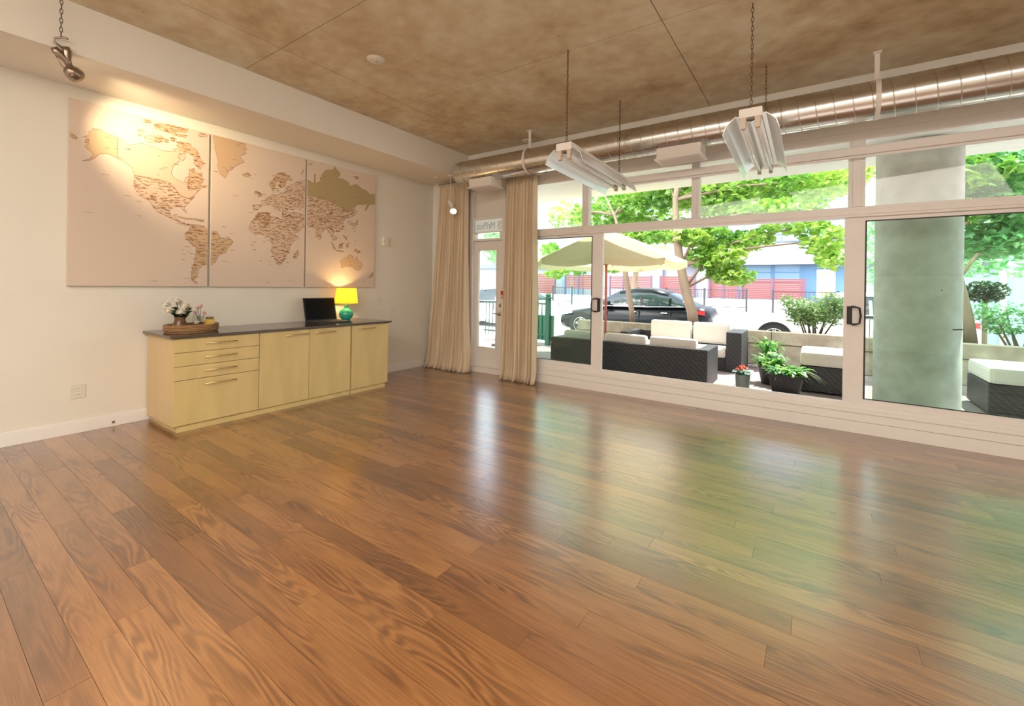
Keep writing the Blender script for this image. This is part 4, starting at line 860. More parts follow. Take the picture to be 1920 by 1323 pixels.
def pymesh(name, V, F, m, parent, org=None, kind=None):
    org = Vector(org) if org is not None else Vector(V[0])
    me = bpy.data.meshes.new(name); me.from_pydata([tuple(Vector(v) - org) for v in V], [], F); me.materials.append(m); me.update()
    o = bpy.data.objects.new(name, me); C.objects.link(o); place(o, org, parent)
    if kind: o['kind'] = kind
    return o
CAMP = Vector((5.5006, -5.4741, 1.4))
LEAFME = []
for q in range(6):
    me = bpy.data.meshes.new('leaf'); rr0 = random.Random(q); s = 0.115 + 0.012 * q
    V = [(0, -0.08 * s, 0.03 * s)] + [(x * s, y * s, -abs(x) * (0.10 + 0.06 * q % 3) * s) for x, y in LO]
    me.from_pydata(V, [], [(0, 1 + i, 1 + (i + 1) % 14) for i in range(14)]); me.update(); LEAFME.append(me)
def inview(p):
    d = p - CAMP; w_ = d.dot(fwd)
    if w_ < 0.5: return False
    x = 960 + 817.69 * d.dot(r2) / w_; y = 661.5 - 126.56 - 817.69 * d.dot(u2) / w_
    return 1005 < x < 1920 and 262 < y < 600
def tree(name, label, base, path, radii, clusters, seed, m, nleaf=300, size=0.13, branches=()):
    rnd = random.Random(seed); t = thing(name, label, 'tree', base, 'maple trees by the street')
    tr_ = MB().tube(path, radii, 12).build('trunk', BARK, t, True)
    spots = []
    for (x, y, z, rx, ry, rz, n) in clusters:
        for _ in range(int(n * 2.6)):
            while True:
                u = Vector((rnd.uniform(-1, 1), rnd.uniform(-1, 1), rnd.uniform(-1, 1)))
                if u.length < 1: break
            p = Vector((x + rx * u.x, y + ry * u.y, z + rz * u.z))
            spots.append((p, leaf_basis(rnd), size * rnd.uniform(0.75, 1.25)))
        if n > 60:
            e = Vector((x, y, z)); b = min((Vector(q) for q in path), key=lambda q: (q - e).length + 2 * max(0, q.z - e.z + 0.3))
            mid = b.lerp(e, 0.5) + Vector((0, 0, 0.12)); 
            MB().tube([b, mid, e, e + (e - b) * 0.25], [0.035, 0.024, 0.013, 0.006], 6).build('branch', BARK, t, True)
    spots.sort(key=lambda s_: (s_[0] - CAMP).length if inview(s_[0]) else 1e6)
    for p, B, s in spots[:nleaf]:
        o = bpy.data.objects.new('leaf', LEAFME[rnd.randrange(6)])
        if not o.data.materials: o.data.materials.append(m)
        C.objects.link(o); o.parent = t; o.location = p - Vector(base); o.rotation_euler = B.to_euler()
    V, F = maple_cloud(spots[nleaf:]); pymesh('foliage', V, F, m, t, base, 'stuff')
    return t
tree('maple_tree', 'leaning maple with a mottled trunk in front of the dark car', (3.47, 4.1, 0.56),
     [(3.47, 4.1, 0.5), (3.42, 4.1, 0.9), (3.27, 4.12, 1.4), (3.17, 4.15, 1.85), (3.06, 4.2, 2.5), (3.0, 4.3, 3.3), (3.05, 4.5, 4.4)], [0.115, 0.105, 0.098, 0.09, 0.08, 0.06, 0.03],
     [(2.62, 5.0, 3.77, 0.95, 0.7, 0.5, 420), (3.66, 5.0, 3.5, 0.9, 0.7, 0.5, 420), (4.54, 5.5, 3.65, 1.15, 0.7, 0.45, 420), (5.5, 5.0, 3.54, 0.9, 0.6, 0.37, 300), (3.5, 4.3, 2.53, 0.65, 0.4, 0.26, 150), (3.82, 4.4, 2.06, 0.6, 0.4, 0.32, 210), (4.09, 4.5, 1.66, 0.5, 0.35, 0.2, 110), (4.35, 4.7, 2.4, 0.5, 0.4, 0.22, 110), (5.64, 4.6, 2.34, 0.42, 0.4, 0.33, 100), (5.17, 4.6, 2.6, 0.7, 0.4, 0.12, 70), (5.76, 4.4, 1.95, 0.25, 0.25, 0.17, 30), (4.3, 5.6, 4.5, 2.2, 1.2, 0.55, 500), (4.9, 4.6, 3.0, 0.9, 0.5, 0.2, 110), (3.4, 6.6, 4.1, 1.6, 0.5, 0.8, 330), (2.9, 5.2, 2.75, 0.8, 0.4, 0.3, 300), (4.4, 6.2, 3.3, 1.2, 0.4, 0.35, 220), (5.7, 6.4, 4.2, 1.3, 0.5, 0.7, 230), (3.2, 5.0, 4.2, 1.6, 0.6, 0.4, 260)], 1, LEAF, 300)
tree('maple_tree', 'thin young maple rising behind the patio umbrella', (2.15, 4.15, 0.56),
     [(2.15, 4.15, 0.5), (2.12, 4.15, 0.9), (2.02, 4.15, 1.4), (1.93, 4.15, 1.9), (1.84, 4.2, 2.5), (1.6, 4.35, 3.1), (1.25, 4.5, 3.7)], [0.065, 0.06, 0.062, 0.055, 0.045, 0.035, 0.015],
     [(1.54, 5.5, 3.58, 1.2, 0.8, 0.6, 400), (2.14, 4.7, 2.6, 0.8, 0.5, 0.2, 170), (-0.57, 6.0, 3.5, 0.6, 0.6, 0.45, 75), (0.3, 5.5, 3.3, 0.5, 0.5, 0.4, 80), (-0.44, 5.0, 2.37, 0.33, 0.3, 0.22, 45), (0.1, 4.3, 1.75, 0.33, 0.3, 0.17, 45), (0.67, 4.4, 1.86, 0.3, 0.25, 0.15, 40), (1.33, 5.0, 1.9, 0.45, 0.3, 0.13, 45), (1.2, 5.6, 4.5, 1.6, 1.0, 0.5, 260), (1.3, 6.8, 3.6, 1.5, 0.5, 0.9, 330), (1.6, 5.4, 2.9, 0.9, 0.4, 0.35, 300)], 2, LEAF, 220)
tree('maple_tree', 'maple with a thick leaning trunk right of the concrete column', (7.43, 3.9, 0.56),
     [(7.43, 3.9, 0.5), (7.38, 3.9, 1.0), (7.28, 3.9, 1.55), (7.16, 3.9, 2.3), (7.1, 4.0, 3.2), (7.2, 4.2, 4.2)], [0.12, 0.11, 0.10, 0.09, 0.07, 0.035],
     [(7.6, 4.3, 3.3, 1.0, 0.5, 0.36, 420), (7.75, 4.5, 2.7, 1.0, 0.5, 0.3, 420), (7.9, 4.7, 2.2, 0.9, 0.5, 0.25, 300), (8.6, 5.2, 3.0, 0.8, 0.6, 0.7, 300), (7.6, 5.0, 4.2, 1.4, 0.8, 0.4, 250)], 3, LEAF_COOL, 220)

def small_cloud(rnd, c, r, n, s):
    V, F = [], []
    for _ in range(n):
        while True:
            u = Vector((rnd.uniform(-1, 1), rnd.uniform(-1, 1), rnd.uniform(-1, 1)))
            if 0.3 < u.length < 1: break
        p = Vector((c[0] + r[0] * u.x, c[1] + r[1] * u.y, c[2] + r[2] * u.z)); B = leaf_basis(rnd, 0.2); k = s * rnd.uniform(0.6, 1.3); b = len(V)
        V += [tuple(p + B @ Vector(v)) for v in ((0, -k, 0), (0.42 * k, -0.1 * k, -0.08 * k), (0.25 * k, 0.5 * k, -0.05 * k), (0, k, -0.1 * k), (-0.25 * k, 0.5 * k, -0.05 * k), (-0.42 * k, -0.1 * k, -0.08 * k))]
        F += [(b, b + 1, b + 2, b + 3), (b, b + 3, b + 4, b + 5)]
    return V, F
def shrub(name, label, x, y, z, w_, h, seed, n, s=0.04, m=None, dep=0.35, stems=9):
    rnd = random.Random(seed); t = thing(name, label, 'shrub', (x, y, z), 'shrubs in the planter bed')
    V, F = [], []
    for k in range(stems):
        a = w_ * 0.95 * (2 * (k + 0.5) / stems - 1); top = Vector((x + a, y + rnd.uniform(-dep, dep) * 0.8, z + h * rnd.uniform(0.75, 1.0)))
        b0 = Vector((x + a * 0.3, y, z)); mid = b0.lerp(top, 0.5) + Vector((rnd.uniform(-.06, .06), 0, 0.03))
        MB().tube([b0, mid, top], [0.016, 0.011, 0.004], 6).build('stem', BARK, t, True)
        for f in (0.55, 0.8, 1.0):
            p = b0.lerp(top, f); v, g_ = small_cloud(rnd, p, (w_ * 0.26, dep * 0.6, h * 0.17), n // (stems * 3), s); o_ = len(V); V += v; F += [tuple(i + o_ for i in q) for q in g_]
    pymesh('foliage', V, F, m or SHRUB, t, (x, y, z), 'stuff'); return t
shrub('leafy_shrub', 'loose leafy shrub in the planter before the white car', 5.5, 3.95, 0.56, 0.50, 0.72, 11, 3000, 0.036)
shrub('leafy_shrub', 'broad leafy shrub behind the planter wall right of the column', 8.0, 3.95, 0.56, 0.55, 0.62, 12, 1800, 0.036, LEAF_COOL)
bb_ = thing('clipped_bush', 'dark round clipped bush behind the glass right of the column', 'shrub', (8.2, 6.6, -0.12))
MB().tube([(8.2, 6.6, -0.1), (8.2, 6.6, 1.3)], 0.04, 8).build('stem', BARK, bb_)
V, F = small_cloud(random.Random(5), (8.2, 6.6, 1.42), (0.32, 0.3, 0.22), 900, 0.05); pymesh('foliage', V, F, leafy('dark_bush', (0.01, 0.03, 0.015), (0.03, 0.08, 0.03), (0.08, 0.16, 0.06), 3, 0.2), bb_, (8.2, 6.6, 1.2), 'stuff')

# pots
def rosette(t, c, n, ln, wd_, seed, m, lift=0.8, name='leaf'):
    rnd = random.Random(seed)
    for k in range(n):
        th = rnd.uniform(0, 2 * PI); d_ = Vector((math.cos(th), math.sin(th), 0)); s_ = Vector((-d_.y, d_.x, 0)) * wd_ * rnd.uniform(0.7, 1.2); L_ = ln * rnd.uniform(0.6, 1.15); e = lift * rnd.uniform(0.3, 1.3)
        p0 = Vector(c) + d_ * 0.01; p1 = p0 + d_ * L_ * 0.45 + Vector((0, 0, L_ * 0.55 * e)); p2 = p0 + d_ * L_ * 0.8 + Vector((0, 0, L_ * 0.62 * e)); p3 = p0 + d_ * L_ + Vector((0, 0, L_ * 0.45 * e))
        m_ = MB(); vs = [m_.bm.verts.new(v) for v in (p0 - s_ * .25, p0 + s_ * .25, p1 + s_, p1 - s_, p2 + s_ * .8, p2 - s_ * .8, p3)]
        for f in ((0, 1, 2, 3), (3, 2, 4, 5), (5, 4, 6)): m_.bm.faces.new([vs[i] for i in f])
        m_.build(name, m, t)
bp_ = thing('potted_plant', 'big square black pot of low greenery and arching grass in the doorway', 'plant', (5.225, 1.0, PZ))
def sqpot(x, y, z, b, tp, h, m, t):
    mm = MB(); r = 0.03
    def ring(hw, zz): return [mm.bm.verts.new((x + hw * a, y + hw * c_, zz)) for a, c_ in ((-1, -.88), (-.88, -1), (.88, -1), (1, -.88), (1, .88), (.88, 1), (-.88, 1), (-1, .88))]
    R = [ring(b, z), ring(tp, z + h - 0.035), ring(tp + 0.012, z + h - 0.035), ring(tp + 0.012, z + h), ring(tp - 0.012, z + h), ring(tp - 0.02, z + h - 0.05)]
    for A, B in zip(R, R[1:]):
        for i in range(8): mm.bm.faces.new((A[i], A[(i + 1) % 8], B[(i + 1) % 8], B[i]))
    mm.bm.faces.new(R[0]); mm.bm.faces.new(R[-1]); return mm.build('pot', m, t)
POTB = mat('black_pot', (0.012, 0.014, 0.014), 0.4)
sqpot(5.225, 1.0, PZ, 0.135, 0.185, 0.275, POTB, bp_)
MB().box((5.08, 0.86, 0.30), (5.37, 1.14, 0.315)).build('soil', SOIL, bp_)
LG = leafy('pot_leaf', (0.03, 0.14, 0.03), (0.10, 0.34, 0.05), (0.35, 0.58, 0.12), 8); PALE = leafy('variegated_leaf', (0.10, 0.24, 0.10), (0.40, 0.55, 0.36), (0.62, 0.7, 0.5), 9)
for k, (dx, dy) in enumerate(((-0.1, -0.05), (0.0, -0.08), (0.09, -0.03), (-0.05, 0.07), (0.08, 0.08), (-0.12, 0.03))):
    rosette(bp_, (5.225 + dx, 1.0 + dy, 0.312), 26, 0.19, 0.026, 40 + k, LG)
rnd = random.Random(9)
for k in range(9):
    th = rnd.uniform(-0.8, 0.9) if k < 5 else rnd.uniform(0, 6.28); L_ = rnd.uniform(0.28, 0.5); c0 = Vector((5.225, 1.0, 0.3)); pts = []
    for i in range(9):
        f = i / 8; pts.append(c0 + Vector((math.cos(th) * L_ * f, -abs(math.sin(th)) * L_ * 0.6 * f, 0.42 * L_ * 2.4 * (f - f * f * 1.05))))
    MB().tube(pts, [0.0045 * (1 - 0.7 * i / 8) for i in range(9)], 5).build('grass_blade', PALE, bp_, True)
mp = thing('potted_plant', 'leafy variegated plant in a dark pot behind the big black pot', 'plant', (5.01, 1.60, PZ))
MB().lathe([(0.0, 0.0), (0.11, 0.0), (0.15, 0.23), (0.155, 0.25), (0.14, 0.25), (0.135, 0.22), (0.0, 0.22)], (5.01, 1.60, PZ), n=24).build('pot', POTB, mp, 'auto')
for k, (dx, dy) in enumerate(((-0.08, -0.02), (0.06, 0.02), (0.0, -0.06), (0.0, 0.08), (0.08, -0.06))): rosette(mp, (5.01 + dx, 1.60 + dy, 0.30), 24, 0.18, 0.032, 60 + k, PALE if k % 2 else LG, 1.3)
sp = thing('potted_plant', 'small grey pot with orange red blooms beside the big black pot', 'plant', (4.74, 0.98, PZ))
MB().lathe([(0.0, 0.0), (0.078, 0.0), (0.088, 0.195), (0.092, 0.2), (0.082, 0.2), (0.078, 0.17), (0.0, 0.17)], (4.74, 0.98, PZ), n=28).build('pot', mat('grey_glazed_pot', (0.16, 0.19, 0.17), 0.4), sp, 'auto')
TEALL = leafy('grey_green_leaf', (0.06, 0.16, 0.12), (0.14, 0.28, 0.22), (0.34, 0.48, 0.4), 9)
rosette(sp, (4.74, 0.98, 0.26), 34, 0.12, 0.03, 71, TEALL, 0.9)
BLOOM = mat('orange_bloom', (0.75, 0.15, 0.07), 0.6, noise=0.3, scale=30)
for dx, dy, dz in ((-0.06, -0.03, 0.335), (0.0, 0.0, 0.375), (0.035, -0.02, 0.36), (-0.03, 0.03, 0.36), (0.0, -0.06, 0.345)):
    m = MB(); c = Vector((4.74 + dx, 0.98 + dy, dz))
    for k in range(16):
        th = 2.4 * k; el = 0.2 + 1.2 * k / 16; d_ = Vector((math.cos(th) * math.cos(el), math.sin(th) * math.cos(el), math.sin(el))); s_ = Vector((-d_.y, d_.x, 0.2)) * 0.011
        m.flat([c, c + d_ * 0.02 + s_, c + d_ * 0.034, c + d_ * 0.02 - s_])
    m.build('bloom', BLOOM, sp); MB().tube([(4.74, 0.98, 0.25), tuple(c)], 0.003, 5).build('stem', LG, sp)
bl_ = thing('potted_plant', 'blue pot of feathery pale green foliage near the planter wall', 'plant', (4.90, 2.87, PZ))
MB().lathe([(0.0, 0.0), (0.085, 0.0), (0.105, 0.22), (0.11, 0.24), (0.095, 0.24), (0.09, 0.21), (0.0, 0.21)], (4.90, 2.87, PZ), n=28).build('pot', mat('blue_glazed_pot', (0.07, 0.11, 0.20), 0.25), bl_, 'auto')
for k in range(4): rosette(bl_, (4.90 + 0.03 * (k - 1.5), 2.87, 0.30), 20, 0.22, 0.02, 80 + k, LG, 1.5)

# ================================================================== GATE, RAILINGS
GREEN = mat('dark_green_iron', (0.02, 0.09, 0.06), 0.45)
gt = thing('garden_gate', 'dark green iron gate with a capped post left of the sofa', 'gate', (0.5, 3.0, PZ))
MB().box((0.57, 2.95, PZ), (0.67, 3.05, 1.12), 0.006).build('post', GREEN, gt)
MB().lathe([(0.0, 0.0), (0.085, 0.0), (0.085, 0.03), (0.06, 0.045), (0.07, 0.075), (0.05, 0.11), (0.0, 0.12)], (0.62, 3.0, 1.12), n=20).build('post_cap', GREEN, gt, 'auto')
for z in (0.28, 0.98): MB().box((-1.2, 2.985, z), (0.57, 3.015, z + 0.035)).build('rail', GREEN, gt)
for k in range(17): MB().box((-1.15 + k * 0.10, 2.993, 0.2), (-1.136 + k * 0.10, 3.007, 1.0)).build('picket', GREEN, gt)
MB().box((-0.3, 3.016, 0.18), (0.76, 3.03, 0.74), 0.004).build('green_panel', mat('green_sheet', (0.03, 0.16, 0.10), 0.6), gt)
IRON = mat('black_iron', (0.035, 0.035, 0.045), 0.5)
def railing(label, x0, x1, y, z0, z1):
    t = thing('street_railing', label, 'railing', ((x0 + x1) / 2, y, z0), 'black railings across the street')
    n = max(1, round((x1 - x0) / 1.6))
    for k in range(n + 1): xx = x0 + (x1 - x0) * k / n; MB().box((xx - 0.035, y - 0.035, z0 - 0.06), (xx + 0.035, y + 0.035, z1 + 0.05)).build('post', IRON, t)
    for z in (z1 - 0.03, z0 + 0.08): MB().box((x0, y - 0.015, z), (x1, y + 0.015, z + 0.03)).build('rail', IRON, t)
    m = MB(); k = x0 + 0.12
    while k < x1: m.box((k - 0.006, y - 0.006, z0 + 0.08), (k + 0.006, y + 0.006, z1)); k += 0.13
    m.build('balusters', IRON, t, kind='stuff')
railing('black iron railing across the street, beyond the dark car bonnet', -5.45, -4.38, 14, 0.56, 1.36)
railing('black iron railing across the street, between the leaning trunk and the white car', 0.2, 3.3, 14, 0.56, 1.36)
railing('black iron railing across the street behind the leafy shrub', 4.2, 8.2, 14, 0.56, 1.33)
railing('black iron railing across the street behind the car roof', -3.3, -1.0, 14, 0.56, 1.36)

# ================================================================== CARS
def car(name, label, x0, L_, yn, flip, paint, lightcol, W_=1.82):
    zg = -0.12; t = thing(name, label, 'car', (x0 + L_ / 2, yn + W_ / 2, zg)); k = L_ / 4.6
    X = lambda s: x0 + (L_ - s * k if flip else s * k); YC = yn + W_ / 2
    st = [(0.0, .34, .52, .60), (0.06, .24, .64, .74), (0.30, .20, .73, .86), (0.75, .19, .80, .905), (1.25, .19, .90, .91), (2.3, .19, .93, .91), (3.4, .19, .96, .91), (4.0, .20, .99, .89), (4.35, .24, 1.00, .84), (4.52, .28, .95, .76), (4.60, .40, .82, .66)]
    m = MB(); rings = []
    for s, zl, ztop, hw in st:
        pr = [(-hw * .86, zl), (-hw, zl + .12), (-hw * 1.0, zl + (ztop - zl) * .55), (-hw * .95, zl + (ztop - zl) * .84), (-hw * .82, ztop - .02), (-hw * .4, ztop + .015), (0, ztop + .02), (hw * .4, ztop + .015), (hw * .82, ztop - .02), (hw * .95, zl + (ztop - zl) * .84), (hw, zl + (ztop - zl) * .55), (hw, zl + .12), (hw * .86, zl)]
        rings.append([m.bm.verts.new((X(s), YC + a, zg + z)) for a, z in pr])
    for A, B in zip(rings, rings[1:]):
        n = len(A)
        for i in range(n): m.bm.faces.new((A[i], A[(i + 1) % n], B[(i + 1) % n], B[i]))
    m.bm.faces.new(rings[0]); m.bm.faces.new(rings[-1]); m.build('body', paint, t, True)
    gst = [(1.20, .90, .92, .84, .82), (1.60, .92, 1.18, .85, .74), (2.05, .93, 1.40, .85, .66), (2.50, .94, 1.465, .85, .63), (3.0, .95, 1.455, .85, .63), (3.5, .96, 1.34, .84, .66), (3.85, .97, 1.17, .83, .70), (4.2, .98, 1.0, .80, .78)]
    def green(name, lo, hi, m_, off, i0=0, i1=99):
        m = MB(); rings = []
        for s, zb, zt_, wb, wt in gst[i0:i1]:
            a, b = zb + (zt_ - zb) * lo, zb + (zt_ - zb) * hi; wa, wbb = wb + (wt - wb) * lo, wb + (wt - wb) * hi
            pr = [(-wa - off, a), (-wbb - off, b), (-wbb * .6, b + .025 + off), (0, b + .04 + off), (wbb * .6, b + .025 + off), (wbb + off, b), (wa + off, a)]
            rings.append([m.bm.verts.new((X(s), YC + y_, zg + z)) for y_, z in pr])
        for A, B in zip(rings, rings[1:]):
            for i in range(len(A) - 1): m.bm.faces.new((A[i], A[i + 1], B[i + 1], B[i]))
        m.bm.faces.new(rings[0]); m.bm.faces.new(rings[-1]); return m.build(name, m_, t, True)
    CG = mat('car_glass', (0.02, 0.035, 0.04), 0.08, spec=0.5)
    green('cabin_glass', 0.0, 1.0, CG, 0.0); green('roof', 0.86, 1.0, paint, 0.006, 2, 6)
    CH = mat('chrome_trim', (0.75, 0.76, 0.78), 0.15, 1.0)
    sgn = -1
    def side(s, z, o=0.0):                                           # a point on the near flank of the cabin
        for (a, b) in zip(gst, gst[1:]):
            if a[0] <= s <= b[0]:
                f = (s - a[0]) / (b[0] - a[0]); zb, zt_, wb, wt = [a[i] + (b[i] - a[i]) * f for i in (1, 2, 3, 4)]; q = (z - zb) / max(0.01, zt_ - zb)
                return (X(s), YC - (wb + (wt - wb) * q) - o, zg + z)
    m = MB(); m.tube([side(s, max(0.955, gz + 0.02), 0.01) for s, gz in ((1.45, .92), (2.0, .93), (2.8, .945), (3.6, .965), (3.95, .975))], 0.011, 6); m.build('beltline_trim', CH, t, True)
    m = MB()
    for s in (2.72, 3.55): m.poly([side(s, 0.97, 0.006), side(s + .06, 0.97, 0.006), side(s + .05, 1.30 if s < 3 else 1.22, 0.006), side(s - .01, 1.30 if s < 3 else 1.22, 0.006)], (0, -0.006, 0))
    m.build('door_pillar', paint, t)
    m = MB(); m.box((X(1.75) - .09, YC - 1.03, zg + .97), (X(1.75) + .09, YC - .87, zg + 1.10), 0.03); m.build('mirror', paint, t)
    for s in (2.55, 3.45): MB().box((X(s) - .09, YC - .945, zg + .80), (X(s) + .09, YC - .905, zg + .83), 0.008).build('door_handle', CH, t)
    seam = MB()
    for s in (1.72, 2.72, 3.62): seam.box((X(s) - .004, YC - .925, zg + .30), (X(s) + .004, YC - .88, zg + .88))
    seam.build('door_gap', BLACK, t)
    TY = mat('tyre_rubber', (0.015, 0.015, 0.016), 0.8); RIM = mat('alloy_rim', (0.42, 0.42, 0.44), 0.3, 1.0) if paint.name != 'white_paint' else mat('silver_rim', (0.72, 0.72, 0.74), 0.3, 0.9)
    for s in (0.86, 3.62):
        for near in (True, False):
            yy = YC - .80 if near else YC + .80; q = -1 if near else 1; r = 0.335
            if near:
                a_ = MB().lathe([(0.0, 0.0), (r + .055, 0.0), (r + .055, 0.03), (0.0, 0.03)], (X(s), YC - .918, zg + r), 'Y', 32); a_.build('wheel_arch', BLACK, t)
            wv = MB().lathe([(r * .66, q * -.08), (r * .92, q * -.10), (r, q * -.06), (r, q * .10), (r * .93, q * .135), (r * .70, q * .125), (r * .66, q * .09)], (X(s), yy, zg + r), 'Y', 32, cap=False).build('wheel', TY, t, True)
            rm = MB().lathe([(r * .69, q * .12), (r * .66, q * .125), (r * .62, q * .07), (0.0, q * .06)], (X(s), yy, zg + r), 'Y', 28, cap=False); 
            rm.build('rim_dish', DARKMETAL, wv, True)
            sk = MB()
            for j in range(5):
                for dd in (-0.13, 0.13):
                    th = 2 * PI * j / 5 + 0.3; c0 = Vector((X(s), yy + q * .11, zg + r)); e0 = Vector((math.cos(th), 0, math.sin(th))); e1 = Vector((math.cos(th + dd), 0, math.sin(th + dd)))
                    sk.tube([c0 + e0 * .03, c0 + e1 * (r * .66)], [.020, .014], 6)
            sk.lathe([(0.0, q * .13), (.045, q * .125), (.05, q * .08)], (X(s), yy, zg + r), 'Y', 16)
            sk.tube([(X(s) + r * .67 * math.cos(2 * PI * j / 28), yy + q * .125, zg + r + r * .67 * math.sin(2 * PI * j / 28)) for j in range(28)], .012, 5, closed=True)
            sk.build('spokes', RIM, wv, True)
    LH = mat('headlight', (0.75, 0.78, 0.8), 0.1, 0.3); LT = mat('tail_light', (0.55, 0.03, 0.04), 0.2)
    for sg_ in (-1, 1):
        MB().poly([(X(0.10), YC + sg_ * .77, zg + .60), (X(0.55), YC + sg_ * .895, zg + .68), (X(0.55), YC + sg_ * .885, zg + .74), (X(0.14), YC + sg_ * .76, zg + .68)], (0, sg_ * 0.02, 0.004)).build('headlight', LH, t)
        MB().poly([(X(4.15), YC + sg_ * .88, zg + .84), (X(4.50), YC + sg_ * .78, zg + .78), (X(4.49), YC + sg_ * .77, zg + .90), (X(4.2), YC + sg_ * .85, zg + .91)], (0, sg_ * 0.03, 0.004)).build('tail_light', LT, t)
    m = MB(); m.box((min(X(-.005), X(.03)), YC - .45, zg + .36), (max(X(-.005), X(.03)), YC + .45, zg + .50), 0.01); m.build('grille', BLACK, t)
    return t
BLK = mat('black_paint', (0.006, 0.008, 0.010), 0.3, coat=0.1, spec=0.22); WHT = mat('white_paint', (0.82, 0.83, 0.84), 0.2, coat=0.8); SIL = mat('silver_paint', (0.62, 0.66, 0.66), 0.25, 0.2, coat=0.8)
car('sedan_car', 'black sedan parked at the kerb beyond the planter wall', -1.36, 4.55, 7.0, False, BLK, None)
car('sedan_car', 'white car behind the leafy shrub, one silver wheel showing', 3.86, 4.5, 7.0, False, WHT, None)
car('sedan_car', 'pale silver car parked ahead of the black sedan, left of the green post', -6.6, 4.5, 7.0, False, SIL, None)

# ================================================================== THE BUILDING OVER THE ROAD
BY = 30.0
BW = mat('pale_render', (0.28, 0.29, 0.33), 0.8, noise=0.04, scale=1); BB = mat('blue_grey_panel', (0.14, 0.25, 0.36), 0.6); BD = mat('blue_frame', (0.07, 0.16, 0.28), 0.6)
BC = mat('pale_pink_concrete', (0.27, 0.25, 0.26), 0.85, noise=0.06, scale=1); WG = mat('far_window_glass', (0.16, 0.27, 0.38), 0.08, spec=0.8); PALEW = mat('pale_blind', (0.28, 0.38, 0.43), 0.7)
bd = thing('town_building', 'long pale blue and concrete building facing us across the street', 'building', (0, BY + 2, 0.6))
MB().box((-34, BY, 0.5), (26, BY + 4, 3.2)).build('lower_wall', BW, bd)
MB().box((-34, BY + 0.3, 3.2), (26, BY + 4, 12)).build('upper_wall', BW, bd)
MB().box((-3.0, BY - 0.35, 3.30), (14, BY + 0.3, 4.60)).build('concrete_band', BC, bd)
MB().box((-3.0, BY - 0.9, 3.10), (14, BY - 0.35, 3.30), 0.02).build('canopy_ledge', BW, bd)
MB().box((-30, BY - 0.3, 3.1), (-3.4, BY + 0.3, 3.5), 0.02).build('canopy_ledge', BB, bd)
for xa, xb in ((1.3, 3.0), (3.2, 4.7)):
    for za, zb in ((1.9, 2.55), (2.62, 3.08)): MB().box((xa, BY - 0.06, za), (xb, BY, zb)).build('wall_panel', BB, bd)
for x in (1.22, 3.1, 4.78): MB().box((x - 0.09, BY - 0.1, 0.6), (x + 0.09, BY, 3.1)).build('mullion', BD, bd)
MB().box((1.2, BY - 0.09, 2.55), (4.8, BY, 2.62)).build('transom', BD, bd)
MB().box((4.85, BY - 0.08, 0.6), (7.2, BY, 3.08)).build('door_surround', BD, bd)
dd = MB().box((5.62, BY - 0.13, 0.7), (6.62, BY - 0.08, 2.75), 0.01).build('door', WHITE, bd)
MB().box((5.75, BY - 0.15, 1.0), (6.48, BY - 0.131, 2.62)).build('door_glass', mat('lit_far_door', (0.5, 0.36, 0.18), 0.4, emit=(0.8, 0.5, 0.2), estr=0.35), dd)
for i, (xa, xb, mm) in enumerate(((-2.6, -0.6, PALEW), (-0.5, 1.25, WG), (1.45, 3.0, PALEW), (3.2, 3.55, PALEW), (3.62, 4.75, WG), (4.9, 6.3, WG), (6.45, 8.2, WG), (-6.2, -4.4, WG), (-9.5, -7.0, PALEW))):
    for za, zb in ((4.72, 5.15), (5.25, 6.35), (7.4, 9.2)):
        w1 = MB().box((xa, BY + 0.22, za), (xb, BY + 0.30, zb)).build('window', BB, bd)
        MB().box((xa + 0.05, BY + 0.19, za + 0.05), (xb - 0.05, BY + 0.219, zb - 0.05)).build('pane', mm if za < 7 else WG, w1)
for xa, xb in ((-13.5, -12.65), (-12.2, -11.4)): MB().box((xa, BY - 0.1, 0.5), (xb, BY, 3.1)).build('blue_pilaster', BB, bd)
for xa, xb in ((-4.95, -4.35), (-1.8, -0.85)): MB().box((xa, BY - 0.5, 0.5), (xb, BY, 3.05)).build('white_pier', BW, bd)
pd = MB().box((-12.62, BY - 0.12, 0.7), (-12.25, BY - 0.02, 2.75)).build('door', PALEW, bd)
REDW = mat('red_cedar_slat', (0.19, 0.030, 0.022), 0.6, noise=0.2, scale=2); POSTM = mat('plum_post', (0.10, 0.06, 0.10), 0.6)
def slat_fence(label, x0, x1, z0, z1, bays, n):
    t = thing('slat_fence', label, 'fence', ((x0 + x1) / 2, BY - 1.2, z0), 'red slat fences across the street'); y = BY - 1.2
    for k in range(bays + 1): xx = x0 + (x1 - x0) * k / bays; MB().box((xx - 0.06, y - 0.06, 0.62), (xx + 0.06, y + 0.06, z1 + 0.06)).build('post', POSTM, t)
    h = (z1 - z0) / n
    for b in range(bays):
        xa, xb = x0 + (x1 - x0) * b / bays + 0.06, x0 + (x1 - x0) * (b + 1) / bays - 0.06
        for k in range(n): MB().box((xa, y - 0.02, z0 + h * k + 0.022), (xb, y + 0.02, z0 + h * (k + 1) - 0.022)).build('slat', REDW, t)
slat_fence('red slatted fence in two wide bays under the pale blue wall panels', 1.3, 5.0, 0.75, 2.12, 2, 11)
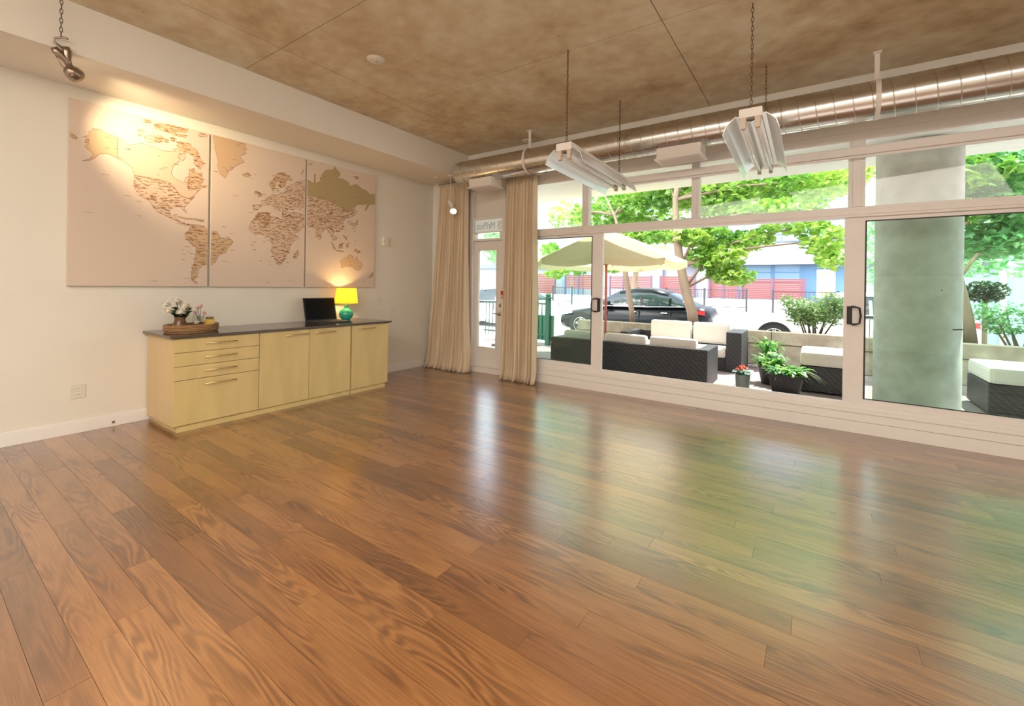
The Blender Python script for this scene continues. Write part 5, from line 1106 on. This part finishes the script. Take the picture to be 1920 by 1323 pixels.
slat_fence('red slatted fence right of the leaning maple trunk, with a plum post', -0.8, 1.1, 0.75, 2.18, 2, 11)
slat_fence('red slatted fence seen behind the leaning maple trunk', -4.3, -1.8, 0.95, 2.28, 1, 9)
slat_fence('red slatted fence seen behind the thin young maple', -8.4, -5.0, 1.3, 2.28, 3, 7)
slat_fence('red slatted fence left of the window handle post', -12.55, -10.0, 1.2, 2.4, 2, 8)
slat_fence('orange red slatted fence at the far left of the window', -15.6, -13.6, 0.75, 2.5, 1, 11)
pf = thing('panel_fence', 'pale grey panel fence behind the shrub right of the column', 'fence', (10, 7.4, -0.1))
for k in range(4):
    xa = 7.9 + k * 1.1
    if True:
        MB().box((xa + 0.051, 8.95 + 0.0, -0.1), (xa + 1.05, 8.98, 1.75)).build('panel', PALEW, pf)
        MB().box((xa - 0.05, 8.9, -0.12), (xa + 0.05, 9.0, 1.9)).build('post', CONC, pf)
ht = thing('street_tree', 'far pale tree standing before the building, beside the umbrella', 'tree', (-0.4, 11.5, 0.0))
MB().tube([(-0.4, 11.5, 0.05), (-0.38, 11.5, 1.2), (-0.3, 11.6, 2.6)], [0.16, 0.13, 0.07], 10).build('trunk', BARK, ht, True)
V, F = small_cloud(random.Random(31), (-0.6, 11.6, 3.0), (1.7, 0.9, 1.0), 1300, 0.09); pymesh('foliage', V, F, LEAF, ht, (-0.4, 11.5, 2.0), 'stuff')
for i, (x, y, z, r) in enumerate(((8.6, 12.5, 2.6, 2.3), (14.0, 14.5, 3.0, 2.9), (-7.5, 13.0, 3.2, 1.6))):
    h_ = thing('street_tree', ('dense green tree beyond the right window panel', 'dense green tree at the far right beyond the glass', 'green tree across the street seen through the glazed door')[i], 'tree', (x, y, 0.1))
    MB().tube([(x, y, 0.1), (x, y, z)], [0.2, 0.12], 10).build('trunk', BARK, h_, True)
    V, F = small_cloud(random.Random(33 + i), (x, y, z + 0.4), (r, 1.3, r * 0.85), 2600, 0.13); pymesh('foliage', V, F, LEAF_COOL, h_, (x, y, z - 1), 'stuff')
